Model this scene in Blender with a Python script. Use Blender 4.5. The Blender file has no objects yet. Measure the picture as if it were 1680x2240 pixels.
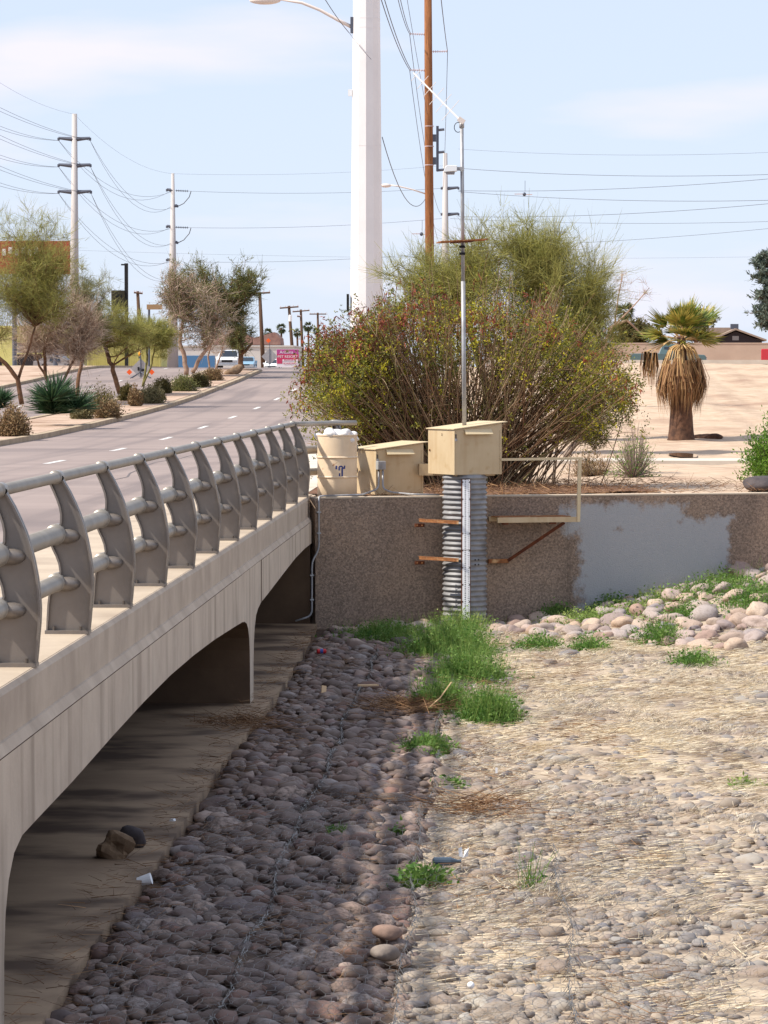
import bpy, bmesh, math, random
import numpy as np
from mathutils import Vector, Matrix

# ------------------------------------------------------------------ camera, sky, sun, exposure
S = bpy.context.scene
COL = S.collection
FPX, CU, CV = 7000.0, 840.0, 1120.0          # focal length and centre, in the photograph's pixels
EYE = Vector((0.0, 0.0, 1.72))               # eye above the top of the bridge kerb (z = 0)
YAW, PITCH = math.atan(251.6 / FPX), math.atan(294.0 / FPX)
FWD = Vector((-math.sin(YAW) * math.cos(PITCH), math.cos(YAW) * math.cos(PITCH), -math.sin(PITCH)))
RGT = Vector((math.cos(YAW), math.sin(YAW), 0.0))
UPV = RGT.cross(FWD)
cd = bpy.data.cameras.new("camera"); cam = bpy.data.objects.new("camera", cd); COL.objects.link(cam)
cd.sensor_fit = 'HORIZONTAL'; cd.sensor_width = 24.0; cd.lens = 24.0 * FPX / 1680.0
cd.clip_start = 0.5; cd.clip_end = 8000.0
M3 = Matrix((RGT, UPV, -FWD)).transposed()
cam.matrix_world = Matrix.Translation(EYE) @ M3.to_4x4()
S.camera = cam

TOSUN = Vector((-1.0, -0.30, 1.16)).normalized()
W = bpy.data.worlds.new("World"); S.world = W; W.use_nodes = True
nt = W.node_tree; nt.nodes.clear()
out = nt.nodes.new('ShaderNodeOutputWorld'); bg = nt.nodes.new('ShaderNodeBackground')
sky = nt.nodes.new('ShaderNodeTexSky'); sky.sky_type = 'NISHITA'; sky.sun_disc = False
sky.sun_elevation = math.asin(TOSUN.z); sky.sun_rotation = math.atan2(TOSUN.x, TOSUN.y)
sky.altitude = 350.0; sky.air_density = 1.0; sky.dust_density = 0.6; sky.ozone_density = 2.5
tc = nt.nodes.new('ShaderNodeTexCoord'); mp = nt.nodes.new('ShaderNodeMapping')
mp.inputs['Scale'].default_value = (5.0, 5.0, 26.0); mp.inputs['Location'].default_value = (5.557, 1.140, 0.016)
nz = nt.nodes.new('ShaderNodeTexNoise'); nz.inputs['Scale'].default_value = 1.0; nz.inputs['Detail'].default_value = 5.0
nz.inputs['Roughness'].default_value = 0.5
rp = nt.nodes.new('ShaderNodeValToRGB'); rp.color_ramp.elements[0].position = 0.54; rp.color_ramp.elements[1].position = 0.72
rp.color_ramp.elements[0].color = (0.0, 0.0, 0.0, 1); rp.color_ramp.elements[1].color = (0.8, 0.8, 0.8, 1)
veil = nt.nodes.new('ShaderNodeMix'); veil.data_type = 'RGBA'; veil.inputs['Factor'].default_value = 0.85     # thin high haze over the whole sky
veil.inputs['B'].default_value = (3.65, 4.1, 5.05, 1)
mxc = nt.nodes.new('ShaderNodeMix'); mxc.data_type = 'RGBA'
mxc.inputs['B'].default_value = (5.1, 4.8, 5.4, 1)
nt.links.new(tc.outputs['Generated'], mp.inputs['Vector']); nt.links.new(mp.outputs[0], nz.inputs['Vector'])
nt.links.new(nz.outputs['Fac'], rp.inputs['Fac']); nt.links.new(rp.outputs['Color'], mxc.inputs['Factor'])
nt.links.new(sky.outputs[0], veil.inputs['A']); nt.links.new(veil.outputs['Result'], mxc.inputs['A']); nt.links.new(mxc.outputs['Result'], bg.inputs['Color'])
bg.inputs['Strength'].default_value = 0.10
nt.links.new(bg.outputs[0], out.inputs['Surface'])
sl = bpy.data.lights.new("sun", 'SUN'); sl.energy = 3.25; sl.angle = math.radians(1.6); sl.color = (1.0, 0.93, 0.82)
so = bpy.data.objects.new("sun", sl); COL.objects.link(so)
so.rotation_euler = TOSUN.to_track_quat('Z', 'Y').to_euler(); so.location = (-60, -20, 80)
S.view_settings.view_transform = 'Standard'; S.view_settings.look = 'None'
S.view_settings.exposure = 1.0; S.view_settings.gamma = 1.0; S.view_settings.use_curve_mapping = False
S.render.engine = 'CYCLES'; S.cycles.use_denoising = True; S.cycles.max_bounces = 6
S.cycles.transparent_max_bounces = 6; S.cycles.caustics_reflective = False; S.cycles.caustics_refractive = False

RNG = np.random.default_rng(7)
random.seed(11)


def at(u, v, y):
    """world point on the photograph's ray (u, v) at world distance y"""
    d = FWD * FPX + RGT * (u - CU) - UPV * (v - CV)
    return EYE + d * (y / d.y)


def atz(u, v, z):
    d = FWD * FPX + RGT * (u - CU) - UPV * (v - CV)
    return EYE + d * ((z - EYE.z) / d.z)


def srgb(r, g, b):
    f = lambda c: ((c / 255 + 0.055) / 1.055) ** 2.4 if c > 10 else c / 255 / 12.92
    return (f(r), f(g), f(b), 1.0)


# ------------------------------------------------------------------ materials
MATS = {}


def mat(name, c1, c2=None, scale=4.0, rough=0.8, bump=0.0, bscale=None, metallic=0.0, stretch=(1, 1, 1), c3=None, s3=1.0,
        t3=(0.5, 0.62), spec=0.3, detail=6.0, island=None, clump=None, trans=0.0, lo=0.35, hi=0.65, streak=None):
    """noise-driven colour + bump; island = list of colours picked at random per loose piece"""
    m = bpy.data.materials.new(name); m.use_nodes = True; t = m.node_tree; N = t.nodes; L = t.links
    b = N['Principled BSDF']; b.inputs['Roughness'].default_value = rough; b.inputs['Metallic'].default_value = metallic
    b.inputs['Specular IOR Level'].default_value = spec
    co = N.new('ShaderNodeTexCoord'); mpn = N.new('ShaderNodeMapping'); mpn.inputs['Scale'].default_value = stretch
    L.new(co.outputs['Object'], mpn.inputs['Vector'])
    vec = mpn.outputs[0]
    if island:
        g = N.new('ShaderNodeNewGeometry'); oi = N.new('ShaderNodeObjectInfo')
        ad = N.new('ShaderNodeMath'); ad.operation = 'ADD'; fr = N.new('ShaderNodeMath'); fr.operation = 'FRACT'
        L.new(g.outputs['Random Per Island'], ad.inputs[0]); L.new(oi.outputs['Random'], ad.inputs[1]); L.new(ad.outputs[0], fr.inputs[0])
        pick = fr.outputs[0]
        if clump is None and trans > 0.12: clump = 2.2
        if clump:                     # neighbouring leaves share a tone
            cn = N.new('ShaderNodeTexNoise'); cn.inputs['Scale'].default_value = clump; cn.inputs['Detail'].default_value = 3
            L.new(co.outputs['Object'], cn.inputs['Vector'])
            cm = N.new('ShaderNodeMapRange'); cm.inputs['From Min'].default_value = 0.3; cm.inputs['From Max'].default_value = 0.7
            L.new(cn.outputs['Fac'], cm.inputs['Value'])
            cx = N.new('ShaderNodeMix'); cx.inputs['Factor'].default_value = 0.35
            L.new(cm.outputs[0], cx.inputs['A']); L.new(pick, cx.inputs['B']); pick = cx.outputs['Result']
        r = N.new('ShaderNodeValToRGB'); r.color_ramp.interpolation = 'LINEAR'
        e = r.color_ramp.elements
        while len(e) < len(island): e.new(0.5)
        for i, c in enumerate(island):
            e[i].position = i / max(1, len(island) - 1); e[i].color = c
        L.new(pick, r.inputs['Fac'])
        col = r.outputs['Color']
    else:
        rgb = N.new('ShaderNodeRGB'); rgb.outputs[0].default_value = c1; col = rgb.outputs[0]
    if c2 is not None:
        n = N.new('ShaderNodeTexNoise'); n.inputs['Scale'].default_value = scale; n.inputs['Detail'].default_value = detail
        n.inputs['Roughness'].default_value = 0.62
        L.new(vec, n.inputs['Vector'])
        mr = N.new('ShaderNodeMapRange'); mr.inputs['From Min'].default_value = lo; mr.inputs['From Max'].default_value = hi
        L.new(n.outputs['Fac'], mr.inputs['Value'])
        mx = N.new('ShaderNodeMix'); mx.data_type = 'RGBA'
        L.new(mr.outputs[0], mx.inputs['Factor']); L.new(col, mx.inputs['A']); mx.inputs['B'].default_value = c2
        col = mx.outputs['Result']
    if c3 is not None:
        n3 = N.new('ShaderNodeTexNoise'); n3.inputs['Scale'].default_value = s3; n3.inputs['Detail'].default_value = 4
        L.new(vec, n3.inputs['Vector'])
        m3 = N.new('ShaderNodeMapRange'); m3.inputs['From Min'].default_value = t3[0]; m3.inputs['From Max'].default_value = t3[1]
        L.new(n3.outputs['Fac'], m3.inputs['Value'])
        x3 = N.new('ShaderNodeMix'); x3.data_type = 'RGBA'
        L.new(m3.outputs[0], x3.inputs['Factor']); L.new(col, x3.inputs['A']); x3.inputs['B'].default_value = c3
        col = x3.outputs['Result']
    if streak is not None:          # weather streaks running down: (colour, y scale, amount)
        mp2 = N.new('ShaderNodeMapping'); mp2.inputs['Scale'].default_value = streak[1]
        L.new(co.outputs['Object'], mp2.inputs['Vector'])
        n4 = N.new('ShaderNodeTexNoise'); n4.inputs['Scale'].default_value = 1.0; n4.inputs['Detail'].default_value = 5
        L.new(mp2.outputs[0], n4.inputs['Vector'])
        m4 = N.new('ShaderNodeMapRange'); m4.inputs['From Min'].default_value = 0.5; m4.inputs['From Max'].default_value = 0.68
        m4.inputs['To Max'].default_value = streak[2]
        L.new(n4.outputs['Fac'], m4.inputs['Value'])
        x4 = N.new('ShaderNodeMix'); x4.data_type = 'RGBA'
        L.new(m4.outputs[0], x4.inputs['Factor']); L.new(col, x4.inputs['A']); x4.inputs['B'].default_value = streak[0]
        col = x4.outputs['Result']
    L.new(col, b.inputs['Base Color'])
    if bump > 0:
        nb = N.new('ShaderNodeTexNoise'); nb.inputs['Scale'].default_value = bscale or scale * 3; nb.inputs['Detail'].default_value = 5
        L.new(vec, nb.inputs['Vector'])
        bp = N.new('ShaderNodeBump'); bp.inputs['Strength'].default_value = bump; bp.inputs['Distance'].default_value = 0.02
        L.new(nb.outputs['Fac'], bp.inputs['Height']); L.new(bp.outputs[0], b.inputs['Normal'])
    if trans > 0:
        tr = N.new('ShaderNodeBsdfTranslucent'); ms = N.new('ShaderNodeMixShader'); ms.inputs[0].default_value = trans
        L.new(col, tr.inputs['Color']); L.new(b.outputs[0], ms.inputs[1]); L.new(tr.outputs[0], ms.inputs[2])
        L.new(ms.outputs[0], N['Material Output'].inputs['Surface'])
    MATS[name] = m
    return m


def rgb(r, g, b): return (r, g, b, 1.0)


mat('concrete', srgb(186, 170, 150), srgb(168, 152, 134), 1.5, 0.85, 0.15, 30, c3=srgb(150, 134, 118), s3=0.6, t3=(0.55, 0.75))
mat('fascia', srgb(198, 182, 164), srgb(182, 166, 149), 2.0, 0.85, 0.12, 40,
    streak=(srgb(122, 106, 92), (0.4, 3.1, 0.2), 0.5), c3=srgb(196, 182, 164), s3=3.0, t3=(0.55, 0.8))
mat('fascia_band', srgb(188, 172, 154), srgb(170, 154, 138), 2.0, 0.85, 0.12, 40, streak=(srgb(136, 121, 106), (0.3, 1.7, 0.5), 0.35))
mat('apron', srgb(166, 142, 116), srgb(140, 118, 96), 1.2, 0.8, 0.1, 18, c3=srgb(92, 74, 60), s3=1.3, t3=(0.46, 0.62), stretch=(0.7, 1.0, 1))
mat('under', srgb(112, 90, 70), srgb(84, 66, 52), 0.8, 0.9, 0.1, 20)  # stained concrete brown, darkened to hold the shade under the deck
mat('asphalt', srgb(148, 133, 127), srgb(136, 122, 117), 0.6, 0.9, 0.12, 60, c3=srgb(114, 103, 101), s3=0.16, t3=(0.5, 0.72), stretch=(0.35, 1, 1), streak=(srgb(108, 98, 97), (1.6, 0.03, 1), 0.6))
mat('tar', srgb(100, 92, 91), None, rough=0.7)
mat('roadpaint', srgb(222, 220, 216), srgb(180, 176, 172), 5, 0.7)
mat('kerb', srgb(176, 158, 134), srgb(150, 132, 110), 1.5, 0.9)
mat('median', srgb(190, 166, 146), srgb(164, 138, 118), 1.3, 0.95, 0.3, 20, c3=srgb(140, 112, 92), s3=0.4, t3=(0.5, 0.7))
mat('sidewalk', srgb(206, 196, 182), srgb(190, 178, 164), 1.0, 0.9)
mat('dirt', srgb(194, 171, 148), srgb(172, 149, 126), 2.4, 0.95, 1.0, 7, c3=srgb(156, 128, 108), s3=0.5, t3=(0.5, 0.72))
mat('litter_dirt', srgb(120, 88, 66), srgb(96, 68, 52), 3, 0.95, 0.6, 14)
mat('bed', srgb(106, 86, 70), srgb(76, 62, 54), 3.2, 0.95, 0.7, 25, c3=srgb(70, 60, 54), s3=0.9, t3=(0.5, 0.68))
mat('bed_straw', srgb(192, 176, 154), srgb(156, 138, 120), 5.0, 0.95, 0.9, 22, c3=srgb(118, 104, 94), s3=1.3, t3=(0.48, 0.64), stretch=(0.6, 1.5, 1))
STONES = [srgb(110, 92, 84), srgb(142, 122, 112), srgb(84, 74, 74), srgb(168, 148, 136), srgb(106, 96, 98), srgb(130, 100, 88), srgb(92, 82, 82), srgb(152, 142, 138), srgb(118, 98, 88)]
STONES_OLD = [srgb(112, 98, 96), srgb(138, 122, 116), srgb(96, 88, 92), srgb(150, 130, 118), srgb(118, 110, 116), srgb(134, 108, 98), srgb(106, 100, 106), srgb(146, 136, 132)]
mat('cobble', None, srgb(102, 88, 80), 3.5, 0.7, 0.5, 9, island=STONES, lo=0.40, hi=0.62)
PEB = [srgb(130, 122, 114), srgb(160, 150, 138), srgb(106, 104, 108), srgb(172, 158, 142), srgb(118, 116, 120), srgb(146, 130, 118), srgb(124, 120, 120), srgb(174, 168, 158)]
PEB_OLD = [srgb(150, 134, 126), srgb(166, 150, 140), srgb(128, 120, 122), srgb(172, 154, 136), srgb(142, 136, 140), srgb(160, 134, 122), srgb(134, 128, 132), srgb(176, 164, 154)]
mat('pebble', None, srgb(136, 118, 100), 3.5, 0.8, 0.5, 9, island=PEB, lo=0.42, hi=0.75)
BLD = [srgb(170, 148, 132), srgb(146, 134, 130), srgb(186, 166, 148), srgb(158, 130, 116), srgb(136, 130, 132), srgb(176, 156, 146), srgb(160, 150, 146), srgb(184, 158, 134)]
mat('boulder', None, srgb(120, 104, 94), 5.0, 0.8, 0.3, 16, island=BLD, lo=0.48, hi=0.9)
mat('wire', srgb(130, 128, 126), None, rough=0.45, metallic=0.7)
mat('straw', None, None, rough=0.8, island=[srgb(216, 200, 168), srgb(190, 168, 134), srgb(230, 218, 192), srgb(148, 126, 102), srgb(208, 190, 156)], trans=0.1, clump=1.2)
mat('deadgrass', None, None, rough=0.9, island=[srgb(130, 98, 70), srgb(104, 76, 56), srgb(156, 122, 88), srgb(90, 66, 52)])
mat('weed', None, None, rough=0.6, island=[srgb(52, 88, 36), srgb(70, 108, 44), srgb(90, 126, 54), srgb(118, 146, 70), srgb(78, 114, 48), srgb(150, 156, 90)], trans=0.35, clump=4.0)
mat('weed_light', None, None, rough=0.7, island=[srgb(126, 152, 76), srgb(156, 168, 96), srgb(100, 136, 60), srgb(176, 178, 112)], trans=0.3)
mat('fin', srgb(132, 124, 118), srgb(118, 110, 104), 3.0, 0.42, 0.03, 60, metallic=0.35, spec=0.5, c3=srgb(150, 138, 124), s3=5, t3=(0.6, 0.8))
mat('rail', srgb(158, 152, 144), srgb(146, 140, 132), 3.0, 0.4, metallic=0.35, spec=0.5)
mat('dark', srgb(28, 26, 26), None, rough=0.7)
mat('bolt', srgb(96, 88, 82), None, rough=0.5, metallic=0.6)
mat('tan', srgb(194, 173, 140), srgb(184, 162, 128), 2, 0.5, spec=0.4, c3=srgb(172, 144, 104), s3=6, t3=(0.6, 0.8), streak=(srgb(168, 136, 98), (9, 9, 0.8), 0.35))
mat('tan_light', srgb(206, 187, 152), srgb(198, 178, 142), 3, 0.5, spec=0.4)
mat('drum', srgb(218, 196, 168), srgb(206, 182, 152), 3, 0.5, spec=0.4, c3=srgb(168, 128, 98), s3=9, t3=(0.68, 0.74))
mat('bag', srgb(226, 222, 218), srgb(206, 200, 196), 9, 0.45, 0.4, 24)
mat('logo', srgb(44, 56, 116), None, rough=0.5)
mat('galv', srgb(168, 168, 170), srgb(146, 146, 150), 6, 0.5, metallic=0.3, spec=0.4, c3=srgb(116, 112, 110), s3=2.5, t3=(0.55, 0.72))
mat('culvert', srgb(150, 149, 150), srgb(124, 123, 125), 5, 0.6, metallic=0.2, spec=0.35, c3=srgb(104, 98, 94), s3=2.0, t3=(0.52, 0.7))
mat('jbox', srgb(176, 176, 174), None, rough=0.45, metallic=0.3)
mat('rust', srgb(166, 112, 70), srgb(122, 76, 48), 14, 0.9, 0.3, 40, c3=srgb(204, 166, 122), s3=8, t3=(0.6, 0.75))
mat('rustdark', srgb(112, 62, 38), srgb(80, 44, 30), 10, 0.9)
mat('enamel', srgb(240, 241, 244), None, rough=0.35, spec=0.5)
mat('black', srgb(22, 22, 24), None, rough=0.6)
mat('polewhite', srgb(226, 222, 222), srgb(216, 212, 212), 0.6, 0.5, spec=0.4)
mat('polegrey', srgb(178, 172, 170), None, rough=0.6)
mat('wood', srgb(150, 98, 60), srgb(112, 70, 44), 3, 0.9, 0.3, 30, stretch=(6, 6, 0.5), c3=srgb(86, 54, 36), s3=7, t3=(0.6, 0.7))
mat('wooddark', srgb(92, 68, 52), srgb(72, 54, 44), 2, 0.9, stretch=(5, 5, 0.5))
mat('insul', srgb(196, 176, 176), None, rough=0.4)
mat('hardware', srgb(88, 92, 104), None, rough=0.5, metallic=0.4)
mat('cable', srgb(70, 70, 76), None, rough=0.6)
mat('lamp', srgb(216, 204, 196), None, rough=0.5)
mat('bark', srgb(126, 92, 66), srgb(82, 60, 46), 5, 0.9, 0.4, 20)
mat('barkgreen', srgb(128, 122, 70), srgb(88, 78, 46), 5, 0.9)
mat('barkpale', srgb(176, 148, 128), srgb(138, 112, 96), 5, 0.9)
mat('stem', None, None, rough=0.85, island=[srgb(128, 98, 74), srgb(96, 72, 56), srgb(156, 128, 100), srgb(116, 86, 62), srgb(170, 148, 118), srgb(120, 112, 70)])
mat('stemgrey', None, None, rough=0.85, island=[srgb(150, 134, 122), srgb(122, 106, 96), srgb(168, 152, 138)])
mat('leaf_bush', None, None, rough=0.55, trans=0.35, island=[srgb(96, 104, 44), srgb(128, 130, 50), srgb(76, 88, 42), srgb(160, 152, 52), srgb(104, 108, 48), srgb(84, 88, 46), srgb(146, 134, 48)])
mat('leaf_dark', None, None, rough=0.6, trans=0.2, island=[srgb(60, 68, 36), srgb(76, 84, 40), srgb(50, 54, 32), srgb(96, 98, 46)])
mat('leaf_yellow', None, None, rough=0.55, trans=0.35, island=[srgb(186, 176, 40), srgb(154, 152, 44), srgb(204, 190, 52), srgb(132, 134, 42)])
mat('pods', None, None, rough=0.7, trans=0.2, island=[srgb(126, 58, 46), srgb(152, 78, 56), srgb(104, 48, 42), srgb(168, 104, 70)])
mat('palo', None, None, rough=0.7, trans=0.4, island=[srgb(150, 150, 82), srgb(130, 134, 72), srgb(172, 166, 94), srgb(116, 118, 66), srgb(160, 152, 90)])
mat('palo_grey', None, None, rough=0.7, trans=0.4, island=[srgb(130, 130, 88), srgb(150, 146, 102), srgb(116, 118, 78), srgb(162, 154, 114)])
mat('bare_twig', None, None, rough=0.8, trans=0.1, island=[srgb(188, 166, 148), srgb(166, 142, 124), srgb(206, 186, 166), srgb(150, 130, 112)])
mat('leaf_med', None, None, rough=0.6, trans=0.3, island=[srgb(104, 108, 62), srgb(126, 126, 74), srgb(88, 94, 56), srgb(142, 134, 84)])
mat('leaf_olive', None, None, rough=0.7, trans=0.2, island=[srgb(92, 84, 48), srgb(112, 100, 54), srgb(74, 72, 42), srgb(130, 108, 66)])
mat('leaf_brown', None, None, rough=0.8, trans=0.1, island=[srgb(136, 110, 80), srgb(116, 92, 66), srgb(156, 130, 96), srgb(100, 92, 58)])
mat('leaf_sage', None, None, rough=0.8, trans=0.15, island=[srgb(120, 112, 78), srgb(140, 130, 94), srgb(104, 98, 66), srgb(154, 140, 108)])
mat('yucca', None, None, rough=0.5, trans=0.1, island=[srgb(42, 70, 46), srgb(62, 92, 60), srgb(34, 58, 40), srgb(88, 112, 72)])
mat('frond', None, None, rough=0.5, trans=0.3, island=[srgb(104, 122, 48), srgb(134, 146, 60), srgb(84, 104, 44), srgb(176, 158, 80), srgb(116, 132, 52), srgb(168, 138, 74)])
mat('frond_dead', None, None, rough=0.85, trans=0.1, island=[srgb(150, 112, 76), srgb(116, 82, 54), srgb(178, 142, 98), srgb(92, 62, 42), srgb(136, 98, 66)])
mat('frond_stalk', None, None, rough=0.7, island=[srgb(214, 184, 136), srgb(190, 156, 106)])
mat('palmtrunk', srgb(108, 78, 60), srgb(66, 48, 40), 6, 0.95, 0.6, 18)
mat('palmfar', None, None, rough=0.7, island=[srgb(66, 78, 50), srgb(88, 96, 60), srgb(50, 60, 44)])
mat('eucal', None, None, rough=0.6, trans=0.2, island=[srgb(90, 104, 96), srgb(116, 126, 112), srgb(74, 90, 84), srgb(140, 146, 126)])
mat('green_fresh', None, None, rough=0.6, trans=0.3, island=[srgb(86, 124, 40), srgb(114, 148, 52), srgb(70, 104, 38), srgb(140, 160, 70)])
mat('blockwall', srgb(188, 164, 146), srgb(178, 154, 137), 0.5, 0.9)
mat('housedark', srgb(50, 42, 46), None, rough=0.8)
mat('shingle', srgb(156, 138, 124), srgb(140, 122, 110), 2, 0.9)
mat('bldyellow', srgb(200, 194, 128), srgb(188, 182, 116), 1, 0.85)
mat('bldgrey', srgb(196, 192, 188), srgb(184, 180, 178), 0.3, 0.8)
mat('shadowgap', srgb(44, 40, 44), None, rough=0.8)
mat('mansard', srgb(150, 116, 104), srgb(122, 92, 86), 1.5, 0.9)
mat('glassdark', srgb(40, 48, 58), None, rough=0.12, spec=0.6)
mat('paintwhite', srgb(226, 228, 230), None, rough=0.3, spec=0.5)
mat('paintblue', srgb(130, 164, 186), None, rough=0.3, spec=0.5)
mat('paintred', srgb(178, 44, 54), None, rough=0.3, spec=0.5)
mat('paintteal', srgb(78, 100, 104), None, rough=0.3, spec=0.5)
mat('paintgrey', srgb(130, 124, 124), None, rough=0.3, spec=0.5)
mat('bluepanel', srgb(70, 110, 150), None, rough=0.4)
mat('tyre', srgb(30, 28, 28), None, rough=0.9)
mat('chrome', srgb(190, 190, 190), None, rough=0.2, metallic=0.9)
mat('signpurple', srgb(168, 70, 130), None, rough=0.6)
mat('signmagenta', srgb(186, 56, 92), None, rough=0.6)
mat('signwhite', srgb(226, 216, 218), None, rough=0.6)
mat('signred', srgb(158, 62, 52), srgb(140, 54, 48), 2, 0.6)
mat('signolive', srgb(66, 62, 44), srgb(52, 50, 40), 2, 0.6)
mat('signbrown', srgb(150, 122, 92), None, rough=0.7)
mat('signback', srgb(176, 170, 168), srgb(164, 158, 156), 3, 0.4, metallic=0.4)
mat('flag', srgb(236, 96, 40), None, rough=0.6)
mat('amber', srgb(240, 160, 40), None, rough=0.4)
mat('water', srgb(92, 72, 52), None, rough=0.05, spec=0.6)
mat('boulder_dark', srgb(82, 74, 74), srgb(60, 54, 56), 6, 0.8, 0.3, 20)
mat('rock_tan', srgb(140, 116, 92), srgb(104, 84, 66), 6, 0.9, 0.6, 16)
mat('cobble_pink', srgb(146, 120, 106), srgb(118, 98, 88), 9, 0.8, 0.3, 30)
mat('rock_grey', srgb(140, 128, 118), srgb(112, 102, 96), 9, 0.8, 0.3, 30)
mat('paper', srgb(236, 236, 238), None, rough=0.7)
mat('canred', srgb(190, 40, 44), None, rough=0.35)
mat('canblue', srgb(60, 80, 150), None, rough=0.35)
mat('woodscrap', srgb(210, 178, 140), None, rough=0.9)
mat('bottle', srgb(60, 74, 88), None, rough=0.2, spec=0.6)


def wall_material():
    """brown exposed-aggregate concrete with a patch of grey cover-up paint (x along the wall, z up)"""
    m = mat('wall', srgb(162, 142, 125), srgb(128, 112, 100), 30, 0.95, 0.5, 60, detail=8, c3=srgb(170, 146, 124), s3=0.7, t3=(0.45, 0.75), streak=(srgb(104, 90, 80), (1.3, 1.3, 0.25), 0.4))
    t = m.node_tree; N = t.nodes; L = t.links; b = N['Principled BSDF']
    src = b.inputs['Base Color'].links[0].from_socket
    co = N.new('ShaderNodeTexCoord')
    vo = N.new('ShaderNodeTexVoronoi'); vo.inputs['Scale'].default_value = 48; L.new(co.outputs['Object'], vo.inputs['Vector'])
    rr = N.new('ShaderNodeValToRGB'); e = rr.color_ramp.elements
    e[0].position = 0.0; e[0].color = (0.42, 0.40, 0.40, 1); e[1].position = 1.0; e[1].color = (1.35, 1.3, 1.25, 1)
    sp = N.new('ShaderNodeSeparateColor'); L.new(vo.outputs['Color'], sp.inputs[0]); L.new(sp.outputs[0], rr.inputs['Fac'])
    mu = N.new('ShaderNodeMix'); mu.data_type = 'RGBA'; mu.blend_type = 'MULTIPLY'; mu.inputs['Factor'].default_value = 0.6
    L.new(src, mu.inputs['A']); L.new(rr.outputs['Color'], mu.inputs['B'])
    sx = N.new('ShaderNodeSeparateXYZ'); L.new(co.outputs['Object'], sx.inputs[0])
    nz = N.new('ShaderNodeTexNoise'); nz.inputs['Scale'].default_value = 3.5; nz.inputs['Detail'].default_value = 8; nz.inputs['Roughness'].default_value = 0.7
    L.new(co.outputs['Object'], nz.inputs['Vector'])

    def mth(op, a, bb):
        n = N.new('ShaderNodeMath'); n.operation = op
        for i, x in enumerate((a, bb)):
            if hasattr(x, 'links'): L.new(x, n.inputs[i])
            else: n.inputs[i].default_value = x
        return n.outputs[0]

    def rect(x0, x1, z0, z1):
        a = mth('MINIMUM', mth('SUBTRACT', sx.outputs[0], x0), mth('SUBTRACT', x1, sx.outputs[0]))
        c = mth('MINIMUM', mth('SUBTRACT', sx.outputs[2], z0), mth('SUBTRACT', z1, sx.outputs[2]))
        return mth('MINIMUM', a, c)
    d = rect(3.66, 5.62, -0.62, -0.10)
    d = mth('MAXIMUM', d, rect(5.2, 6.34, -2.2, -0.31))
    d = mth('MAXIMUM', d, rect(3.93, 6.25, -2.2, -0.4))
    d = mth('ADD', d, mth('MULTIPLY', mth('SUBTRACT', nz.outputs['Fac'], 0.52), 0.75))
    mr = N.new('ShaderNodeMapRange'); mr.inputs['From Min'].default_value = -0.02; mr.inputs['From Max'].default_value = 0.09
    mr.inputs['To Max'].default_value = 0.84
    L.new(d, mr.inputs['Value'])
    mx = N.new('ShaderNodeMix'); mx.data_type = 'RGBA'; L.new(mr.outputs[0], mx.inputs['Factor'])
    L.new(mu.outputs['Result'], mx.inputs['A']); mx.inputs['B'].default_value = srgb(168, 170, 173)
    L.new(mx.outputs['Result'], b.inputs['Base Color'])


wall_material()


# ------------------------------------------------------------------ mesh helpers
def tag(o, label=None, cat=None, group=None, kind=None):
    if label: o['label'] = label
    if cat: o['category'] = cat
    if group: o['group'] = group
    if kind: o['kind'] = kind
    return o


def link(name, me, m, parent=None, smooth=False):
    if m is not None:
        for x in (m if isinstance(m, (list, tuple)) else [m]): me.materials.append(MATS[x])
    if smooth: me.polygons.foreach_set('use_smooth', np.ones(len(me.polygons), bool))
    o = bpy.data.objects.new(name, me); COL.objects.link(o)
    if parent is not None: o.parent = parent
    return o


def empty(name, loc=(0, 0, 0), rz=0.0):
    o = bpy.data.objects.new(name, None); COL.objects.link(o); o.location = loc; o.rotation_euler = (0, 0, rz)
    o.empty_display_size = 0.2
    return o


def mesh_np(name, V, F):
    V = np.asarray(V, np.float32).reshape(-1, 3); F = np.asarray(F, np.int32); k = F.shape[1]
    me = bpy.data.meshes.new(name); me.vertices.add(len(V)); me.vertices.foreach_set('co', V.ravel())
    me.loops.add(F.size); me.loops.foreach_set('vertex_index', F.ravel())
    me.polygons.add(len(F)); me.polygons.foreach_set('loop_start', np.arange(0, F.size, k, dtype=np.int32))
    me.update(calc_edges=True); me.validate()
    return me


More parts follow.
